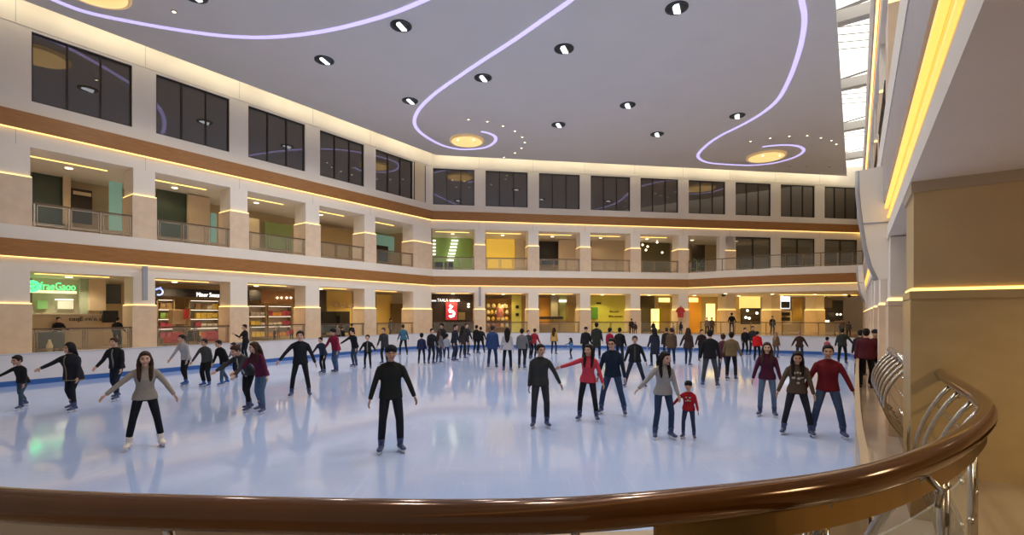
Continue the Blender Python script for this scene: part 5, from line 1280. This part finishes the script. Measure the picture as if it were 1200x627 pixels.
    p(618.5, 387, 421, 'f', 20, (.05, .045, .045), (.014, .014, .018), 'short', 'black', L=(12, 12, 30), R=(12, 5, 20), stance=.2, lean=8, label='skater in dark top facing us between ash grey and red', skin=0)
    p(649, 384, 416, 'f', 165, (.55, .32, .08), (.030, .032, .04), 'long', 'brown', L=(10, 5, 8), R=(10, 5, 8), stance=.22, lean=4, style='jacket', label='skater in orange yellow jacket far back before the orange shop', skin=0)
    p(669.5, 395, 421, 'c', -70, (.10, .22, .42), (.014, .014, .022), 'long', 'black', L=(20, 40, 10), R=(30, 60, 10), stance=.22, stag=.14, lean=6, label='small child in sky blue top holding out an arm', skin=0)
    p(686, 383, 424, 'm', 160, (.014, .014, .016), (.02, .02, .025), 'cap', 'black', L=(14, 5, 10), R=(14, 5, 10), stance=.2, lean=6, style='jacket', label='skater in black jacket and cap behind the coral sweater', skin=0)
    p(699, 378, 422, 'm', 175, (.030, .034, .026), (.022, .022, .025), 'short', 'black', L=(12, 3, 10), R=(12, 3, 10), stance=.22, lean=3, style='longcoat', label='tall skater in long dark olive coat seen from behind', skin=0)
    p(714, 383, 421, 'c', 150, (.34, .012, .05), (.02, .02, .03), 'short', 'black', L=(16, 10, 20), R=(16, 10, 20), stance=.22, lean=6, style='jacket', label='child in bright crimson jacket above the navy sweater', skin=0)
    p(726, 384, 428, 'm', 170, (.012, .012, .014), (.02, .02, .03), 'short', 'black', L=(14, 5, 10), R=(14, 5, 10), stance=.22, lean=4, style='jacket', label='skater in black jacket at the shoulder of the navy sweater', skin=0)
    p(767.5, 384, 431, 'f', -160, (.022, .026, .045), (.012, .013, .018), 'hood', 'black', L=(12, 8, 20), R=(12, 5, 20), stance=.16, stag=.2, lean=8, style='longcoat', label='skater in long midnight blue coat and hood left of the tan coat', skin=0)
    p(781, 384, 424, 'm', 170, (.02, .016, .016), (.022, .03, .055), 'short', 'brown', L=(10, 4, 8), R=(10, 4, 8), stance=.2, lean=4, style='jacket', label='skater in dark brown jacket close to the tan coat', skin=0)
    p(787, 384, 428, 'm', -170, (.12, .075, .045), (.03, .045, .085), 'short', 'brown', L=(8, 4, 8), R=(8, 4, 8), stance=.18, lean=4, style='coat', label='skater in tan coat and jeans behind the long haired woman', skin=0)
    p(822, 386, 424, 'm', 20, (.03, .012, .014), (.02, .02, .025), 'short', 'black', L=(14, 10, 10), R=(24, 10, 8), stance=.2, lean=4, style='jacket', label='skater in dark red jacket left of the man in black sweater', skin=0)
    p(872.5, 384, 417, 'm', 30, (.016, .016, .018), (.016, .017, .022), 'short', 'black', L=(14, 10, 30), R=(14, 10, 30), stance=.24, lean=5, style='jacket', label='skater in black jacket right of the tan jacket, far back', skin=0)
    p(882, 382, 417, 'm', 10, (.04, .035, .035), (.02, .025, .04), 'short', 'brown', L=(12, 5, 10), R=(12, 5, 10), stance=.2, lean=3, style='jacket', label='skater in dark brown jacket looking out behind the scarlet jacket', skin=1)
    p(887, 388, 424, 'm', 165, (.55, .012, .012), (.014, .014, .018), 'short', 'black', L=(10, 5, 8), R=(10, 5, 8), stance=.2, lean=6, style='jacket', label='skater in scarlet jacket above the plum sweater', skin=0)
    p(909, 389, 420, 'f', 150, (.16, .09, .045), (.09, .09, .10), 'long', 'fair', L=(8, 5, 10), R=(8, 5, 10), stance=.18, lean=4, style='coat', label='skater with reddish brown hair behind the plum sweater', skin=0)
    p(937, 388, 426, 'f', 170, (.045, .020, .012), (.03, .045, .08), 'bun', 'fair', L=(30, 10, 10), R=(26, 10, 10), stance=.2, lean=3, style='jacket', label='fair haired skater in dark brown shawl above the printed sweater', skin=0)
    p(969, 394, 424, 'c', 150, (.42, .09, .13), (.06, .06, .07), 'bun', 'black', L=(10, 10, 10), R=(10, 10, 10), stance=.16, lean=3, style='jacket', label='child in pink jacket behind the dark red pullover', skin=0)
    p(987, 385, 427, 'm', 172, (.026, .030, .026), (.013, .013, .015), 'short', 'black', L=(16, 4, 8), R=(36, 12, 4), stance=.24, lean=5, style='jacket', label='skater in dark green jacket leaning on the barrier end', skin=0)
    # --- people on the walkway at right
    p(1015, 384, 455, 'm', 180, (.075, .010, .016), (.010, .010, .012), 'short', 'black', L=(10, 0, 8), R=(26, 10, 6), stance=.22, lean=6, skates='shoe', z0=.2, style='jacket', label='man in maroon jacket seen from behind on the right walkway', skin=0)
    p(1024, 385, 451, 'm', 40, (.07, .010, .014), (.012, .012, .014), 'cap', 'black', L=(12, 5, 20), R=(12, 10, 20), stance=.18, lean=4, skates='shoe', z0=.2, style='jacket', label='person in dark red top and cap beside the maroon jacket', skin=1)
    p(1008, 386, 440, 'm', 175, (.03, .02, .02), (.012, .012, .014), 'short', 'black', L=(10, 0, 10), R=(10, 0, 10), stance=.18, lean=4, skates='shoe', z0=.2, label='person in dark clothes farther along the right walkway', skin=0)
    # --- people outside the barrier (feet hidden)
    def s(x, head, d, sex='m', face=0, z0=F1, label='', **k): p(x, head, None, sex, face, depth=d, z0=z0, label=label, skates='shoe', **k)
    s(288, 379.5, 22.6, 'f', -60, .2, 'girl in black vest holding a phone by the second stone pillar behind the barrier', top=(.022, .02, .022), L=(14, 20, 70), R=(14, 30, 95), hair='short', hc='black', lean=4)
    s(67, 371, depth_at(FL, 67, -1.65), 'm', 20, F1, 'dark clothed guest behind the glass of the cafe terrace', top=BLK, legs=BLK, L=(20, 20, 60), R=(20, 20, 60), lean=14)
    s(137, 371, depth_at(FL, 137, -.6), 'm', 160, F1, 'person in black shirt standing by the coffee machine', top=BLK, legs=BLK, L=(14, 10, 40), R=(14, 10, 40))
    s(321, 382.5, depth_at(FL, 321, -.7), 'c', 60, F1, 'child in dark clothes behind the glass below the produce shelves', top=(.03, .02, .02), legs=BLK, lean=10)
    s(342, 381.5, depth_at(FL, 342, -.6), 'c', -30, F1, 'child in red jacket behind the glass next to the third pillar', top=(.45, .015, .02), legs=BLK, lean=10, style='jacket')
    s(395, 379.5, depth_at(FL, 395, .55), 'm', 10, .45, 'onlooker in pale shirt behind the barrier above the crimson jacket', top=(.25, .2, .16), legs=BLK, skin=1)
    s(400.5, 383, depth_at(FL, 400.5, .6), 'm', 30, .3, 'onlooker in black behind the barrier right of the bushy hair', top=BLK, legs=BLK, hair='curly')
    s(412, 379, depth_at(FL, 412, .55), 'm', 150, .45, 'onlooker with tall black hair behind the barrier, above the reaching skater', top=BLK, legs=BLK, hair='bun')
    s(456.5, 373, depth_at(FL, 456.5, -.7), 'm', 100, F1, 'person in black and white at the fifth bay railing', top=(.03, .03, .03), legs=BLK, lean=8)
    s(740, 373, 37.0, 'm', 170, F1, 'tall onlooker in dark coat behind the rear barrier, third pillar', top=(.03, .02, .022), legs=BLK, style='jacket', L=(14, 10, 40), R=(14, 10, 40))
    s(744.5, 377, 36.2, 'f', 5, F1, 'onlooker with round pinkish face and dark hood behind the rear barrier', top=(.05, .035, .04), legs=BLK, hair='hood', skin=0)
    s(765.5, 376, 37.2, 'm', 20, F1, 'onlooker in dark brown behind the midnight blue coat', top=(.035, .02, .015), legs=BLK)
    s(790, 378, 36.6, 'f', -60, F1, 'onlooker in white and black top at the rear barrier', top=(.4, .38, .36), legs=BLK, hair='short', lean=16)
    s(797.5, 377, 36.6, 'm', 150, F1, 'hooded onlooker in charcoal under the hanging jersey', top=(.03, .03, .036), legs=BLK, hair='hood', style='coat', lean=12)
    s(828.5, 371.5, 37.6, 'f', 10, F1, 'onlooker with pale face above the black sweater, left of a pair', top=(.25, .18, .14), legs=BLK)
    s(834, 371.5, 37.6, 'm', 10, F1, 'onlooker with dark hair above the black sweater, right of a pair', top=(.12, .08, .06), legs=BLK, skin=1)
    s(857.5, 366, 38.6, 'm', 175, F1, 'tall person in black at the rear railing, under the broad stone pillar', top=BLK, legs=BLK, L=(16, 10, 50), R=(16, 10, 50))
    s(905, 370, 38.6, 'm', 20, F1, 'person in black and white by the white rack at the rear railing', top=(.03, .03, .03), legs=BLK, extra={'front': (.4, .4, .4)}, style='jacket')
    s(987.5, 374, 35.8, 'm', -30, F1, 'onlooker in dark red check by the rear right railing', top=(.12, .04, .035), legs=BLK, lean=8)
    s(994.5, 376.5, 35.2, 'm', 170, F1, 'onlooker in grey brown coat by the rear right railing', top=(.09, .07, .06), legs=BLK, style='coat')
    s(985, 394 if False else 379, 37.5, 'f', 10, F1, 'onlooker in black behind the dark red check', top=BLK, legs=BLK, hair='long')
if not globals().get('NO_PEOPLE'): people()
